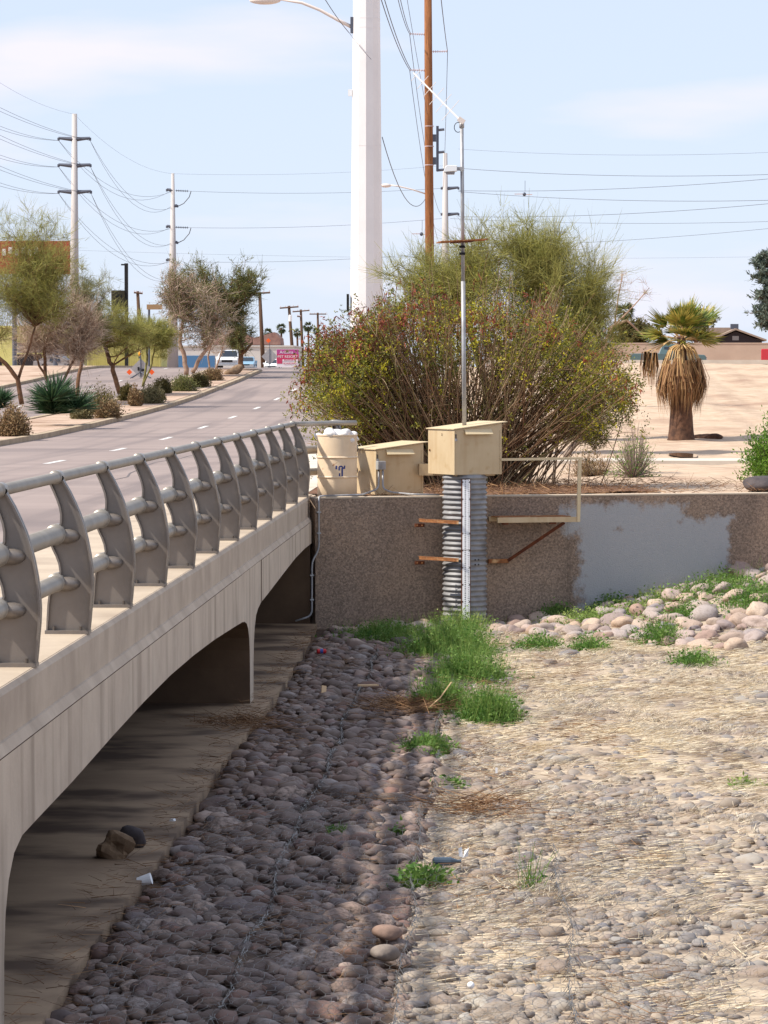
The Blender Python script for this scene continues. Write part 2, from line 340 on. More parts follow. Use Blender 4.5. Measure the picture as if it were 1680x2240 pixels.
class MB:
    def __init__(s): s.v, s.f = [], []

    def add(s, vs, fs):
        o = len(s.v); s.v += [tuple(p) for p in vs]; s.f += [tuple(i + o for i in f) for f in fs]; return s

    def box(s, c, d, rz=0.0, ry=0.0, rx=0.0):
        R = Matrix.Rotation(rz, 3, 'Z') @ Matrix.Rotation(ry, 3, 'Y') @ Matrix.Rotation(rx, 3, 'X')
        c = Vector(c); vs = []
        for x in (-.5, .5):
            for y in (-.5, .5):
                for z in (-.5, .5): vs.append(c + R @ Vector((x * d[0], y * d[1], z * d[2])))
        return s.add(vs, [(0, 1, 3, 2), (4, 6, 7, 5), (0, 4, 5, 1), (2, 3, 7, 6), (0, 2, 6, 4), (1, 5, 7, 3)])

    def tube(s, pts, r, n=8, caps=True):
        pts = [Vector(p) for p in pts]; rs = r if isinstance(r, (list, tuple)) else [r] * len(pts)
        vs, fs = [], []; up = None
        for i, p in enumerate(pts):
            d = (pts[min(i + 1, len(pts) - 1)] - pts[max(i - 1, 0)]).normalized()
            if up is None:
                up = Vector((0, 0, 1)) if abs(d.z) < 0.9 else Vector((1, 0, 0))
            a = d.cross(up).normalized(); b = a.cross(d).normalized(); up = b
            for k in range(n):
                t = 2 * math.pi * k / n; vs.append(p + (a * math.cos(t) + b * math.sin(t)) * rs[i])
        for i in range(len(pts) - 1):
            for k in range(n):
                k2 = (k + 1) % n; fs.append((i * n + k, i * n + k2, (i + 1) * n + k2, (i + 1) * n + k))
        if caps: fs += [tuple(range(n))[::-1], tuple((len(pts) - 1) * n + k for k in range(n))]
        return s.add(vs, fs)

    def lathe(s, prof, n=24, c=(0, 0, 0), cap=True):
        vs, fs = [], []
        for (r, z) in prof:
            for k in range(n):
                t = 2 * math.pi * k / n; vs.append((c[0] + r * math.cos(t), c[1] + r * math.sin(t), c[2] + z))
        m = len(prof)
        for i in range(m - 1):
            for k in range(n):
                k2 = (k + 1) % n; fs.append((i * n + k, i * n + k2, (i + 1) * n + k2, (i + 1) * n + k))
        if cap: fs += [tuple(range(n))[::-1], tuple((m - 1) * n + k for k in range(n))]
        return s.add(vs, fs)

    def prism(s, poly, a, b, axis='x'):
        """extrude a 2-D outline along axis from a to b: x -> (y,z) outline, y -> (x,z), z -> (x,y)"""
        def mk(t, p): return {'x': (t, p[0], p[1]), 'y': (p[0], t, p[1]), 'z': (p[0], p[1], t)}[axis]
        n = len(poly); vs = [mk(a, p) for p in poly] + [mk(b, p) for p in poly]
        fs = [tuple(range(n))[::-1], tuple(range(n, 2 * n))]
        for i in range(n): j = (i + 1) % n; fs.append((i, j, n + j, n + i))
        return s.add(vs, fs)

    def ell(s, c, r, n=10, m=6):
        vs, fs = [], []
        for i in range(m + 1):
            ph = math.pi * i / m
            for k in range(n):
                t = 2 * math.pi * k / n
                vs.append((c[0] + r[0] * math.sin(ph) * math.cos(t), c[1] + r[1] * math.sin(ph) * math.sin(t), c[2] + r[2] * math.cos(ph)))
        for i in range(m):
            for k in range(n): k2 = (k + 1) % n; fs.append((i * n + k, (i + 1) * n + k, (i + 1) * n + k2, i * n + k2))
        return s.add(vs, fs)

    def mesh(s, name):
        me = bpy.data.meshes.new(name); me.from_pydata(s.v, [], s.f)
        bm = bmesh.new(); bm.from_mesh(me); bmesh.ops.recalc_face_normals(bm, faces=bm.faces); bm.to_mesh(me); bm.free()
        return me

    def build(s, name, m, parent=None, smooth=False, bevel=0.0):
        o = link(name, s.mesh(name), m, parent, smooth)
        if bevel:
            b = o.modifiers.new('bevel', 'BEVEL'); b.width = bevel; b.segments = 2; b.limit_method = 'ANGLE'
        if smooth == 'auto':
            pass
        return o


def autosmooth(o, ang=40):
    me = o.data; bm = bmesh.new(); bm.from_mesh(me)
    for f in bm.faces: f.smooth = True
    for e in bm.edges:
        if len(e.link_faces) == 2 and e.calc_face_angle(0) > math.radians(ang): e.smooth = False
    bm.to_mesh(me); bm.free(); return o


def copy_tree(o, parent=None):
    c = o.copy(); COL.objects.link(c); c.parent = parent
    for ch in list(o.children): copy_tree(ch, c)
    return c


# terrain profiles
RY = [-60, 72, 85, 97, 109, 121.6, 133.8, 146, 158, 170, 180, 190, 197, 205, 230, 420, 1600]
RZ = [-.21, -.21, -.20, -.14, .01, .21, .44, .74, 1.11, 1.47, 1.82, 2.15, 2.30, 2.36, 2.38, 2.3, 2.0]
GY = [40, 46, 62, 86, 95, 105, 115, 120, 124, 420, 1600]
GZ = [-.05, -.05, -.06, 0.0, .45, 1.15, 1.9, 2.25, 2.32, 2.3, 2.0]
def road_z(y): return np.interp(y, RY, RZ)
def wall_y(x): return 45.6 + 0.303 * (x + 2.59)
def gz(x, y):
    t = np.clip((np.asarray(x, float) + 3.6) / 4.2, 0, 1); t = t * t * (3 - 2 * t)
    r = road_z(y) + 0.12
    return r * (1 - t) + np.interp(y, GY, GZ) * t
def bed_z(x, y):
    x = np.asarray(x, float); y = np.asarray(y, float)
    d = wall_y(x) - y
    top = np.interp(x, [-3, 0.0, 1.0, 2.5, 4.0, 8.0, 14.0], [-1.88, -1.86, -1.74, -1.44, -1.08, -0.5, -0.2])
    toe = np.interp(x, [-3, -0.5, 0.5, 1.5, 4.0, 9.0], [0.9, 1.2, 2.6, 4.2, 6.4, 9.0])
    t = np.clip(1 - d / toe, 0, 1); t = t * t * (3 - 2 * t) * 0.5 + t * 0.5
    base = -1.90 + 0.02 * np.sin(x * 1.7 + y * 0.6) + 0.02 * np.sin(y * 1.3 - x * 0.8)
    return base * (1 - t) + top * t + 0.0


def bedhit(u, v, dz=0.03):
    """where the line of sight through photo point (u, v) first meets the channel bed"""
    d = FWD * FPX + RGT * (u - CU) - UPV * (v - CV); ys = np.linspace(12, 52, 1600)
    X = EYE.x + d.x / d.y * ys; Z = EYE.z + d.z / d.y * ys; ok = (Z <= bed_z(X, ys) + dz) & (ys < wall_y(X) - .12)
    i = int(np.argmax(ok)) if ok.any() else int(np.argmin(np.where(ys < wall_y(X) - .12, np.abs(Z - bed_z(X, ys)), 9)))
    return Vector((X[i], ys[i], float(bed_z(X[i], ys[i])) + dz))


# ------------------------------------------------------------------ ground, channel, road
def grid_mesh(name, xs, fy, ss, fz):
    xs = np.asarray(xs, float); ss = np.asarray(ss, float)
    X = np.repeat(xs[None, :], len(ss), 0); Y = fy(X) + ss[:, None]; Z = fz(X, Y)
    V = np.stack([X, Y, Z], -1).reshape(-1, 3); n = len(xs)
    i = np.arange(len(ss) - 1)[:, None] * n + np.arange(n - 1)[None, :]
    F = np.stack([i, i + 1, i + n + 1, i + n], -1).reshape(-1, 4)
    return mesh_np(name, V, F)


def ground_start(X): return np.where(X < -2.75, 46.95, wall_y(np.clip(X, -2.6, 18)) + 0.22)
gx = np.concatenate([[-2500, -900, -400, -200, -100, -60, -40], np.arange(-30, -6, 2.0), np.arange(-6, 12, 0.5), np.arange(12, 40, 2.0), [50, 80, 150, 300, 800, 2500]])
gs = np.concatenate([np.arange(0, 60, 0.7), np.arange(60, 170, 3.0), [180, 200, 240, 300, 380, 500, 800, 1500, 3000]])
def gfun(X, Y):
    z = gz(X, Y) + 0.02 * np.sin(X * 2.1 + Y * .7) * np.clip((Y - 50) / 10, 0, 1) + 0.015 * np.sin(X * 5.3 - Y * 1.9) * np.clip((Y - 50) / 10, 0, 1)
    inroad = (X < -2.9) & (X > -29.5)
    return np.where(inroad, z - 0.45, z)
g = link('ground', grid_mesh('ground', gx, ground_start, gs, gfun), 'dirt', None, True); tag(g, kind='structure')
bx = np.concatenate([np.arange(-2.6, 9, 0.2), [10, 12, 15, 20, 40, 120]])
by = np.concatenate([[-120, -60, -20, -5, 5, 12], np.arange(15, 45, 0.25), [45.0, 45.3, 45.6, 46.2, 47.2, 48.2, 49.5]])
bed = link('channel_bed', grid_mesh('channel_bed', bx, lambda X: 0 * X, by, bed_z), ['bed', 'bed_straw'], None, True); tag(bed, kind='structure')
for f in bed.data.polygons:
    if f.center.x > -0.55: f.material_index = 1


def strip(name, x0, x1, y0, y1, dz, m, parent=None, step=4.0, zf=road_z, thick=0.0):
    ys = np.arange(y0, y1 + 0.01, min(step, (y1 - y0)))
    if ys[-1] < y1 - 0.01: ys = np.append(ys, y1)
    vs, fs = [], []
    for y in ys:
        z = float(zf(y)) + dz
        vs += [(x0, y, z), (x1, y, z)]
        if thick: vs += [(x0, y, z - thick), (x1, y, z - thick)]
    k = 4 if thick else 2
    for i in range(len(ys) - 1):
        a, b = i * k, (i + 1) * k
        fs.append((a, a + 1, b + 1, b))
        if thick: fs += [(a + 1, a + 3, b + 3, b + 1), (a, b, b + 2, a + 2)]
    if thick: fs += [(0, 2, 3, 1), (len(vs) - 4, len(vs) - 3, len(vs) - 1, len(vs) - 2)]
    o = MB().add(vs, fs).build(name, m, parent)
    return o


road = tag(strip('road', -14.0, -4.74, -30, 420, 0.0, 'asphalt'), kind='structure')
road2 = tag(strip('road', -25.0, -17.0, -30, 420, 0.0, 'asphalt'), kind='structure')
end = tag(strip('road', -17.0, -14.0, 190, 420, -0.002, 'asphalt'), kind='structure')
for i in range(-3, 12):
    strip('lane_marking', -10.22, -10.06, 72.8 + 12.2 * i - 1.5, 72.8 + 12.2 * i + 1.5, 0.005, 'roadpaint', road, 1.0)
    strip('lane_marking', -20.5, -20.36, 74.0 + 12.2 * i - 1.5, 74.0 + 12.2 * i + 1.5, 0.005, 'roadpaint', road2, 1.0)
rc = random.Random(6)
for i in range(9):                  # sealed cracks wandering over the carriageway
    y0 = rc.uniform(48, 170); x0 = rc.uniform(-13, -5.4); along = rc.random() < .45; mb = MB(); p0 = Vector((x0, y0)); prev = None
    for k in range(rc.randint(5, 11)):
        q = p0 + Vector((rc.uniform(-.25, .25), rc.uniform(1.5, 3.5)) if along else (rc.uniform(.4, .8), rc.uniform(-.25, .25)))
        if not -13.8 < q.x < -4.9: break
        d = (q - p0).normalized(); nn = Vector((-d.y, d.x)) * (.02 if along else .045)
        mb.add([(a.x, a.y, float(road_z(a.y)) + .004) for a in (p0 - nn, p0 + nn, q + nn, q - nn)], [(0, 1, 2, 3)]); p0 = q
    if mb.v: mb.build('sealed_crack', 'tar', road)
med = tag(strip('median', -16.75, -14.25, 10, 187, 0.13, 'median', thick=0.3), kind='structure')
# kerbs round the median, with a rounded nose
def kerb(name, pts, w=0.25, h=0.15):
    mb = MB(); vs, fs = [], []; n = len(pts)
    for i, p in enumerate(pts):
        a = Vector(pts[max(i - 1, 0)]); b = Vector(pts[min(i + 1, n - 1)]); d = (b - a).normalized(); nn = Vector((-d.y, d.x)) * w / 2
        z = float(road_z(p[1]))
        for s, zz in ((1, -0.2), (1, h), (-1, h), (-1, -0.2)): vs.append((p[0] + nn.x * s, p[1] + nn.y * s, z + zz))
    for i in range(n - 1):
        for k in range(3): fs.append((i * 4 + k, i * 4 + k + 1, i * 4 + 5 + k, i * 4 + 4 + k))
    fs += [(0, 1, 2, 3), (n * 4 - 4, n * 4 - 3, n * 4 - 2, n * 4 - 1)]
    return tag(mb.add(vs, fs).build(name, 'kerb'), kind='structure')
nose = [(-15.5 + 1.5 * math.cos(t), 187 + 1.5 * math.sin(t)) for t in np.linspace(0, math.pi, 11)]
kerb('kerb', [(-14.0, y) for y in np.arange(10, 187, 4)] + nose + [(-17.0, y) for y in np.arange(187, 10, -4)])
mn = MB().prism([(-15.5 + 1.38 * math.cos(t), 187 + 1.38 * math.sin(t)) for t in np.linspace(0, math.pi, 11)], float(road_z(187)) - 0.1, float(road_z(188)) + 0.14, 'z')
tag(mn.build('median_nose', 'median'), kind='structure')
kerb('kerb', [(-4.74 + 0.12, y) for y in np.arange(47.5, 300, 4)])
kerb('kerb', [(-25.0, y) for y in np.arange(10, 300, 4)])
tag(strip('sidewalk', -4.6, -2.95, 47.2, 300, 0.16, 'sidewalk', thick=0.3), kind='structure')
tag(strip('sidewalk', -29.0, -25.12, 10, 300, 0.13, 'median', thick=0.3), kind='structure')
# footpath across behind the retaining wall, and the pale kerb on top of the sand berm
fp = MB().box((18.5, 67.2, -0.035), (40, 2.1, 0.10), 0.02); tag(fp.build('footpath', 'sidewalk'), kind='structure')
fk = MB().box((20, 120.8, 2.30), (44, 0.9, 0.16)); tag(fk.build('berm_kerb', 'sidewalk'), kind='structure')

# ------------------------------------------------------------------ bridge
XF = -2.68
br = empty('road_bridge', (XF, 34.6, -1.8)); tag(br, 'pale concrete road bridge with curved underside and wall piers over the cobbled channel', 'bridge')
def bpart(mb, name, m, **k):
    o = mb.build(name, m, None, **k); o.parent = br; o.matrix_parent_inverse = Matrix.Translation(Vector((-XF, -34.6, 1.8))); return o
TOPF = -0.34
spanA = [(18.35, TOPF), (18.35, -.845), (20, -.82), (22, -.77), (24, -.73), (26, -.71), (28, -.72), (30, -.75), (32, -.80), (33.3, -.835), (33.3, TOPF)]
spanB = [(36.1, TOPF), (36.1, -.81), (37, -.79), (38.5, -.75), (40, -.71), (42, -.66), (44, -.64), (46, -.65), (47.2, -.67), (47.2, TOPF)]
spanN = [(-12, TOPF), (-12, -.85), (0, -.75), (8, -.78), (15.59, -.84), (15.59, TOPF)]
def pier_prof(c):
    a = c - 0.25; b = c + 0.25
    return [(c - 1.33, TOPF), (c - 1.33, -.836), (c - .95, -.86), (c - .68, -.90), (c - .48, -.97), (c - .35, -1.08), (c - .28, -1.22), (a, -1.42), (a + .02, -2.0),
            (b - .02, -2.0), (b, -1.42), (c + .30, -1.2), (c + .42, -1.03), (c + .62, -.91), (c + .92, -.855), (c + 1.43, -.845 if c < 20 else -.812), (c + 1.43, TOPF)]
def stain_shade(o):                        # the outer face is clean concrete, faces under the deck get stain plus shade in the colour
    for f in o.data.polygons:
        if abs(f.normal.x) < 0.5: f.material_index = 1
for sp in (spanA, spanB, spanN):
    stain_shade(bpart(MB().prism(sp, XF, -46.0, 'x'), 'span', ['fascia', 'under']))  # spans run on far out of view to keep light from underneath
for c, dx in ((34.633, .004), (16.92, 0.0)):
    stain_shade(bpart(MB().prism([(y, z) for y, z in pier_prof(c)], XF - dx, -46.0, 'x'), 'pier', ['fascia', 'under']))
# joints sit between the parts as 4 mm gaps; upper kerb band set back over a sloping ledge
band = [(XF - 0.004, TOPF + 0.004), (XF - 0.035, TOPF + 0.06), (XF - 0.05, TOPF + 0.065), (XF - 0.05, -0.03), (XF - 0.075, 0.0), (-4.62, 0.0), (-4.74, -0.05), (-4.74, TOPF + 0.004)]
mb = MB()
for y0, y1 in ((-12, 16.9), (16.9, 33.294), (33.3, 47.2)):
    mb = MB().prism(band, y0, y1, 'y'); bpart(mb, 'kerb_band', 'fascia_band')
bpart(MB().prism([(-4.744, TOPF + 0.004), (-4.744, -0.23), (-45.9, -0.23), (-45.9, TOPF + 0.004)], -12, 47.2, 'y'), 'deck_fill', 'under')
topb = MB().prism([(-2.765, 0.003), (-4.61, 0.003), (-4.61, -0.02), (-2.765, -0.02)], -12, 47.1, 'y'); bpart(topb, 'walkway', 'concrete')
# abutment behind the wall line and concrete apron under the deck
bpart(MB().box((-16.35, 46.1, -1.38), (27.3, 0.9, 1.5)), 'abutment', 'under')  # abutment takes the same darkened colour for its shade
ap = MB(); e = [-2.50, -2.49, -2.52, -2.48, -2.53, -2.5, -2.47, -2.52, -2.6]
ay = [5, 17, 20, 24, 28, 32, 37, 41, 45.66]
vs = []
for x, y in zip(e, ay): vs += [(x, y, -1.80), (-46, y, -1.80), (x, y, -2.0)]
fs = []
for i in range(len(e) - 1):
    a, b = 3 * i, 3 * i + 3; fs += [(a, b, b + 1, a + 1), (a, a + 2, b + 2, b)]
tag(ap.add(vs, fs).build('apron', 'apron'), kind='structure')
for y in (20.5, 27.0, 39.5):          # joints across the apron
    pass
MB().box((-2.95, 46.85, -0.16), (0.5, 0.5, 0.30)).build('end_block', 'fascia_band', br).matrix_parent_inverse = Matrix.Translation(Vector((-XF, -34.6, 1.8)))

# ------------------------------------------------------------------ bridge railing
RX = -2.965
rail = empty('bridge_railing', (RX, 33.6, 0)); tag(rail, 'grey metal railing with curved fin posts and three pipes along the bridge edge', 'railing')
INV = Matrix.Translation(Vector((-RX, -33.6, 0)))
OUT = [(-.085, 1.095), (-.06, 1.085), (-.03, 1.04), (.02, .955), (.056, .88), (.09, .80), (.116, .72), (.138, .63), (.156, .534), (.168, .44), (.173, .347), (.170, .26), (.163, .187), (.155, .09), (.145, 0)]
INN = [(-.144, 0), (-.140, .10), (-.135, .187), (-.128, .25), (-.118, .30), (-.088, .33), (-.062, .37), (-.052, .42), (-.060, .47), (-.078, .52), (-.100, .565), (-.118, .61), (-.112, .645), (-.085, .665), (-.060, .70), (-.047, .75), (-.046, .80), (-.055, .85), (-.072, .90), (-.095, .955), (-.116, 1.0), (-.122, 1.05), (-.108, 1.085)]
POLY = OUT + INN[::1]
def inset(poly, d):
    n = len(poly); r = []
    area = sum(poly[i][0] * poly[(i + 1) % n][1] - poly[(i + 1) % n][0] * poly[i][1] for i in range(n)); sg = 1 if area > 0 else -1
    for i in range(n):
        a = Vector(poly[i - 1]); b = Vector(poly[i]); c = Vector(poly[(i + 1) % n])
        t = ((b - a).normalized() + (c - b).normalized()); t = t.normalized() if t.length > 1e-6 else (c - b).normalized()
        nn = Vector((-t.y, t.x)) * sg; r.append((b.x + nn.x * d, b.y + nn.y * d))
    return r
fin_web = MB().prism(POLY, -0.009, 0.009, 'y')
fin_rim = MB(); PI_ = inset(POLY, 0.013); n = len(POLY)
vs = [(p[0], -.042, p[1]) for p in POLY] + [(p[0], .042, p[1]) for p in POLY] + [(p[0], -.042, p[1]) for p in PI_] + [(p[0], .042, p[1]) for p in PI_]
fs = []
for i in range(n):
    j = (i + 1) % n
    fs += [(i, j, n + j, n + i), (2 * n + i, 3 * n + i, 3 * n + j, 2 * n + j), (i, 2 * n + i, 2 * n + j, j), (n + i, n + j, 3 * n + j, 3 * n + i)]
fin_rim.add(vs, fs)
fin_base = MB().box((0, 0, 0.012), (0.30, 0.115, 0.024))
hub_u = MB().ell((-0.012, -0.012, .655), (.098, .062, .052), 14, 8); hub_l = MB().ell((-0.012, -0.012, .335), (.098, .062, .052), 14, 8)
col_t = MB().tube([(-.075, -.075, 1.05), (-.075, .075, 1.05)], .046, 16); col_u = MB().tube([(-.075, -.085, .667), (-.075, .085, .667)], .070, 16)
col_l = MB().tube([(-.075, -.085, .345), (-.075, .085, .345)], .063, 16)
hole = MB().tube([(-.035, -.047, 1.045), (-.035, -.041, 1.045)], .017, 10)  # dark disc on the face, its colour standing in for shade inside the hole
bolts = [MB().tube([(x, -.035, .022), (x, -.035, .05)], .011, 6) for x in (-.09, .09)]
MEf = {k: v.mesh(k) for k, v in dict(web=fin_web, rim=fin_rim, base=fin_base, hu=hub_u, hl=hub_l, ct=col_t, cu=col_u, cl=col_l, hole=hole).items()}
MEb = [b.mesh('bolt') for b in bolts]
for k, m in dict(web='fin', rim='fin', base='fin', hu='fin', hl='fin', ct='rail', cu='rail', cl='rail', hole='dark').items(): MEf[k].materials.append(MATS[m])
for b in MEb: b.materials.append(MATS['bolt'])
for k in ('hu', 'hl', 'ct', 'cu', 'cl'): MEf[k].polygons.foreach_set('use_smooth', np.ones(len(MEf[k].polygons), bool))
def obj(name, me, parent):
    o = bpy.data.objects.new(name, me); COL.objects.link(o); o.parent = parent; return o
def fin(x, y, rz=0.0):
    w = obj('post', MEf['web'], rail); w.matrix_parent_inverse = INV; w.location = (x, y, 0.003); w.rotation_euler = (0, 0, rz)
    for nm, k in (('rim', 'rim'), ('foot_plate', 'base'), ('boss', 'hu'), ('boss', 'hl'), ('collar', 'ct'), ('collar', 'cu'), ('collar', 'cl'), ('socket', 'hole')): obj(nm, MEf[k], w)
    for b in MEb: obj('bolt', b, w)
FY = [21.35 + 2.46 * i for i in range(-3, 11)]
for y in FY: fin(RX + 0.075, y)
# rails: three straight pipes, then the return that swings away behind the litter barrel
yl = FY[-1]
def railpipe(z, r, nm):
    pts = [(RX, 8.0, z), (RX, yl, z), (RX + .10, yl + .35, z), (RX + .35, yl + .95, z), (RX + .62, yl + 1.30, z), (RX + .84, yl + 1.50, z)]
    o = MB().tube(pts, r, 16).build(nm, 'rail', rail, True); o.matrix_parent_inverse = INV
railpipe(1.05, .037, 'top_rail'); railpipe(.667, .060, 'middle_rail'); railpipe(.345, .054, 'lower_rail')
fin(RX + 0.60, yl + 1.22, math.radians(-50))

# ------------------------------------------------------------------ retaining wall with the gauge
wa = math.atan(0.303); WO = Vector((-2.62, wall_y(-2.62), 0))
wl = empty('retaining_wall', WO, wa); tag(wl, 'brown exposed aggregate retaining wall with a patch of grey cover-up paint', 'wall')
def wpart(mb, name, m, **k): return mb.build(name, m, wl, **k)
wpart(MB().box((1.893, .175, -1.1), (3.786, .35, 2.19)), 'wall_panel', 'wall')
# the second panel keeps the same object coordinates, a dark joint between the two
wpart(MB().box((8.79, .177, -1.1), (10.0, .35, 2.19)), 'wall_panel', 'wall')
wpart(MB().box((6.9, .175, 0.0), (13.8, .36, 0.02)), 'coping', 'concrete')
wc, ws = math.cos(wa), math.sin(wa)
def onwall(s, out=0.0, z=0.0):       # point s metres along the wall, out metres in front of its face
    return Vector((WO.x + s * wc + out * ws, WO.y + s * ws - out * wc, z))
def wall_s(u):                       # distance along the wall seen at photo column u
    t = (at(u, 1100, 46).x - EYE.x) / 46.0
    return (t * WO.y - WO.x) / (wc - t * ws)

# corrugated stilling well
PX, PY = -0.49, 45.93
well = empty('stilling_well', (PX, PY, -1.9)); tag(well, 'upright corrugated metal pipe standing against the wall under the tan box', 'pipe')
prof = []
zz = 0.0
while zz < 2.24:
    prof.append((0.312 + 0.013 * math.cos(zz / 0.073 * 2 * math.pi), zz)); zz += 0.073 / 8
MB().lathe(prof, 40, cap=True).build('barrel', 'culvert', well, True)
for (a, z) in ((-62, .95), (-62, 1.02), (-52, .95), (-52, 1.02)):      # dark ports right of the staff
    t = math.radians(a); d = Vector((math.cos(t), math.sin(t), 0))
    MB().tube([d * .318 + Vector((0, 0, z)), d * .330 + Vector((0, 0, z))], .012, 8).build('port', 'dark', well)
hv = MB()                                                             # riveted hatch seams low on the left side
for z in (.52, .22):
    for k in range(6):
        t = math.radians(-125 + k * 5); hv.box((.327 * math.cos(t), .327 * math.sin(t), z), (.012, .034, .03), t)
hv.box((.328 * math.cos(math.radians(-112)), .328 * math.sin(math.radians(-112)), .42), (.008, .006, .5), math.radians(-112))
hv.build('hatch_seam', 'hardware', well)
# staff gauge
sg = empty('staff_gauge', (-0.466, PY - 0.343, -1.75)); tag(sg, 'long white enamel staff gauge with black graduations on the corrugated pipe', 'gauge')
MB().box((-.004, .008, 1.01), (.135, .014, 2.03)).build('backing', 'rustdark', sg)
for k in range(2): MB().box((0, -.003, .51 + 1.008 * k), (.108, .006, 1.0)).build('plate', 'enamel', sg)
tk = MB(); dg = MB()
for i in range(66):
    z = .02 + i * .0305
    tk.box((.036, -.0075, z), (.016 if i % 10 else .03, .002, .006))
    dg.box((-.012, -.0075, z + .012), (.015, .002, .014)) if i % 2 == 0 else dg.box((-.014, -.0075, z + .012), (.012, .002, .012))
for i in range(0, 66, 8): tk.box((.047, -.0075, .03 + i * .0305), (.012, .002, .02)); tk.box((-.048, -.0075, .03 + i * .0305), (.012, .002, .02))
tk.build('graduation', 'black', sg); dg.build('numeral_column', 'black', sg)

# instrument shelters
def shelter(name, label, corner, z0, rz, scale=1.0):
    t = empty(name, (corner[0], corner[1], z0), rz); t.scale = (scale,) * 3; tag(t, label, 'box', 'tan instrument boxes by the wall')
    w = d = .78; h0, h1 = .645, .735
    body = [(0, 0), (w, 0), (w, h1), (0, h0)]
    MB().prism(body, 0, d, 'y').build('body', 'tan', t, bevel=.004)
    sl = (h1 - h0) / w
    lid = [(-.02, h0 - .02 * sl + .004), (w + .075, h0 + (w + .075) * sl + .004), (w + .075, h0 + (w + .075) * sl + .016), (-.02, h0 - .02 * sl + .016)]
    MB().prism(lid, -.025, d + .03, 'y').build('lid', 'tan_light', t)
    lz = h0 - .015
    MB().prism([(-.002, lz - .03), (-.06, lz - .055), (-.065, lz - .05), (-.002, lz + .025)], .16, .60, 'x').build('vent_hood', 'tan_light', t)
    for x in (.12, .66): MB().tube([(x - .05, d + .006, h0 + x * sl - .01), (x + .05, d + .006, h0 + x * sl - .01)], .010, 8).build('hinge', 'bolt', t)
    MB().box((.02, -.006, h0 - .10), (.022, .012, .07)).build('hasp', 'bolt', t); MB().box((.02, -.016, h0 - .145), (.03, .014, .035)).build('padlock', 'galv', t)
    for x in (.03, w - .03): MB().box((x, -.003, h0 * .5), (.012, .006, h0 * .96)).build('edge_trim', 'tan', t)
    return t
s1 = shelter('instrument_shelter', 'larger raised tan metal box with sloping lid on top of the corrugated pipe', (-.634, 45.52), .335, math.radians(30))
MB().box((.80, .20, .30), (.03, .16, .13)).build('latch_box', 'tan', s1)
for (x, z) in ((-.003, .58), (-.003, .56)): MB().tube([(x, .36, z), (x - .004, .36, z)], .008, 8).build('rivet', 'rustdark', s1)
MB().tube([(-.002, .72, .34), (-.012, .72, .34)], .014, 8).build('lock', 'rustdark', s1)
MB().box((.39, .42, -.012), (.66, .66, .02)).build('base_plate', 'tan', s1)
s2 = shelter('instrument_shelter', 'lower tan metal box with sloping lid on the ground between barrel and pipe', (-1.807, 47.0), 0.0, math.radians(30), 1.02)
dk = MB().box((-.98, 47.35, .36), (.42, .12, .17), math.radians(10)); tag(dk.build('cable_duct', 'tan'), 'short tan duct joining the two instrument boxes', 'duct')

# junction box with its conduits
jb = empty('junction_box', at(833, 1018, 46.93)); tag(jb, 'small grey junction box with two bent conduits on the lower tan box', 'junction box')
MB().box((0, 0, 0), (.135, .07, .125), math.radians(30)).build('housing', 'jbox', jb, bevel=.006)
MB().box((.018, -.036, 0), (.12, .012, .115), math.radians(30)).build('cover', 'galv', jb)
J = Vector(jb.location)
def arcpts(pts, n=6):                # rounded corners through a polyline (quadratic blends)
    P = [Vector(p) for p in pts]; r = [P[0]]
    for i in range(1, len(P) - 1):
        a = P[i] + (P[i - 1] - P[i]) * min(.5, .09 / max((P[i - 1] - P[i]).length, .01)); b = P[i] + (P[i + 1] - P[i]) * min(.5, .09 / max((P[i + 1] - P[i]).length, .01))
        for k in range(n + 1):
            t = k / n; r.append(a * (1 - t) ** 2 + P[i] * 2 * t * (1 - t) + b * t * t)
    return r + [P[-1]]
def conduit(pts, nm='conduit', r=.014):
    mb = MB().tube([Vector(p) - J for p in arcpts(pts)], r, 8); mb.build(nm, 'galv', jb, True)
ztop = .03
cl = [J + Vector((-.03, 0, -.05)), J + Vector((-.03, -.04, -.34)), J + Vector((-.16, -.25, -.385)), onwall(.70, -.03, ztop + .012), onwall(.06, -.02, ztop), onwall(.045, .03, ztop - .04), onwall(.045, .03, -.74), onwall(-.06, .035, -.90), onwall(-.06, .03, -1.68), onwall(-.30, .02, -1.75)]
conduit(cl)
conduit([J + Vector((.03, 0, -.05)), J + Vector((.03, -.04, -.34)), J + Vector((.16, -.25, -.385)), onwall(1.45, -.04, ztop + .01), onwall(1.85, -.03, ztop)])
for s, z in ((.045, -.2), (.045, -.5), (-.06, -1.1), (-.06, -1.45)):
    MB().box(onwall(s, .03, z) - J, (.055, .04, .02), wa).build('strap', 'galv', jb)

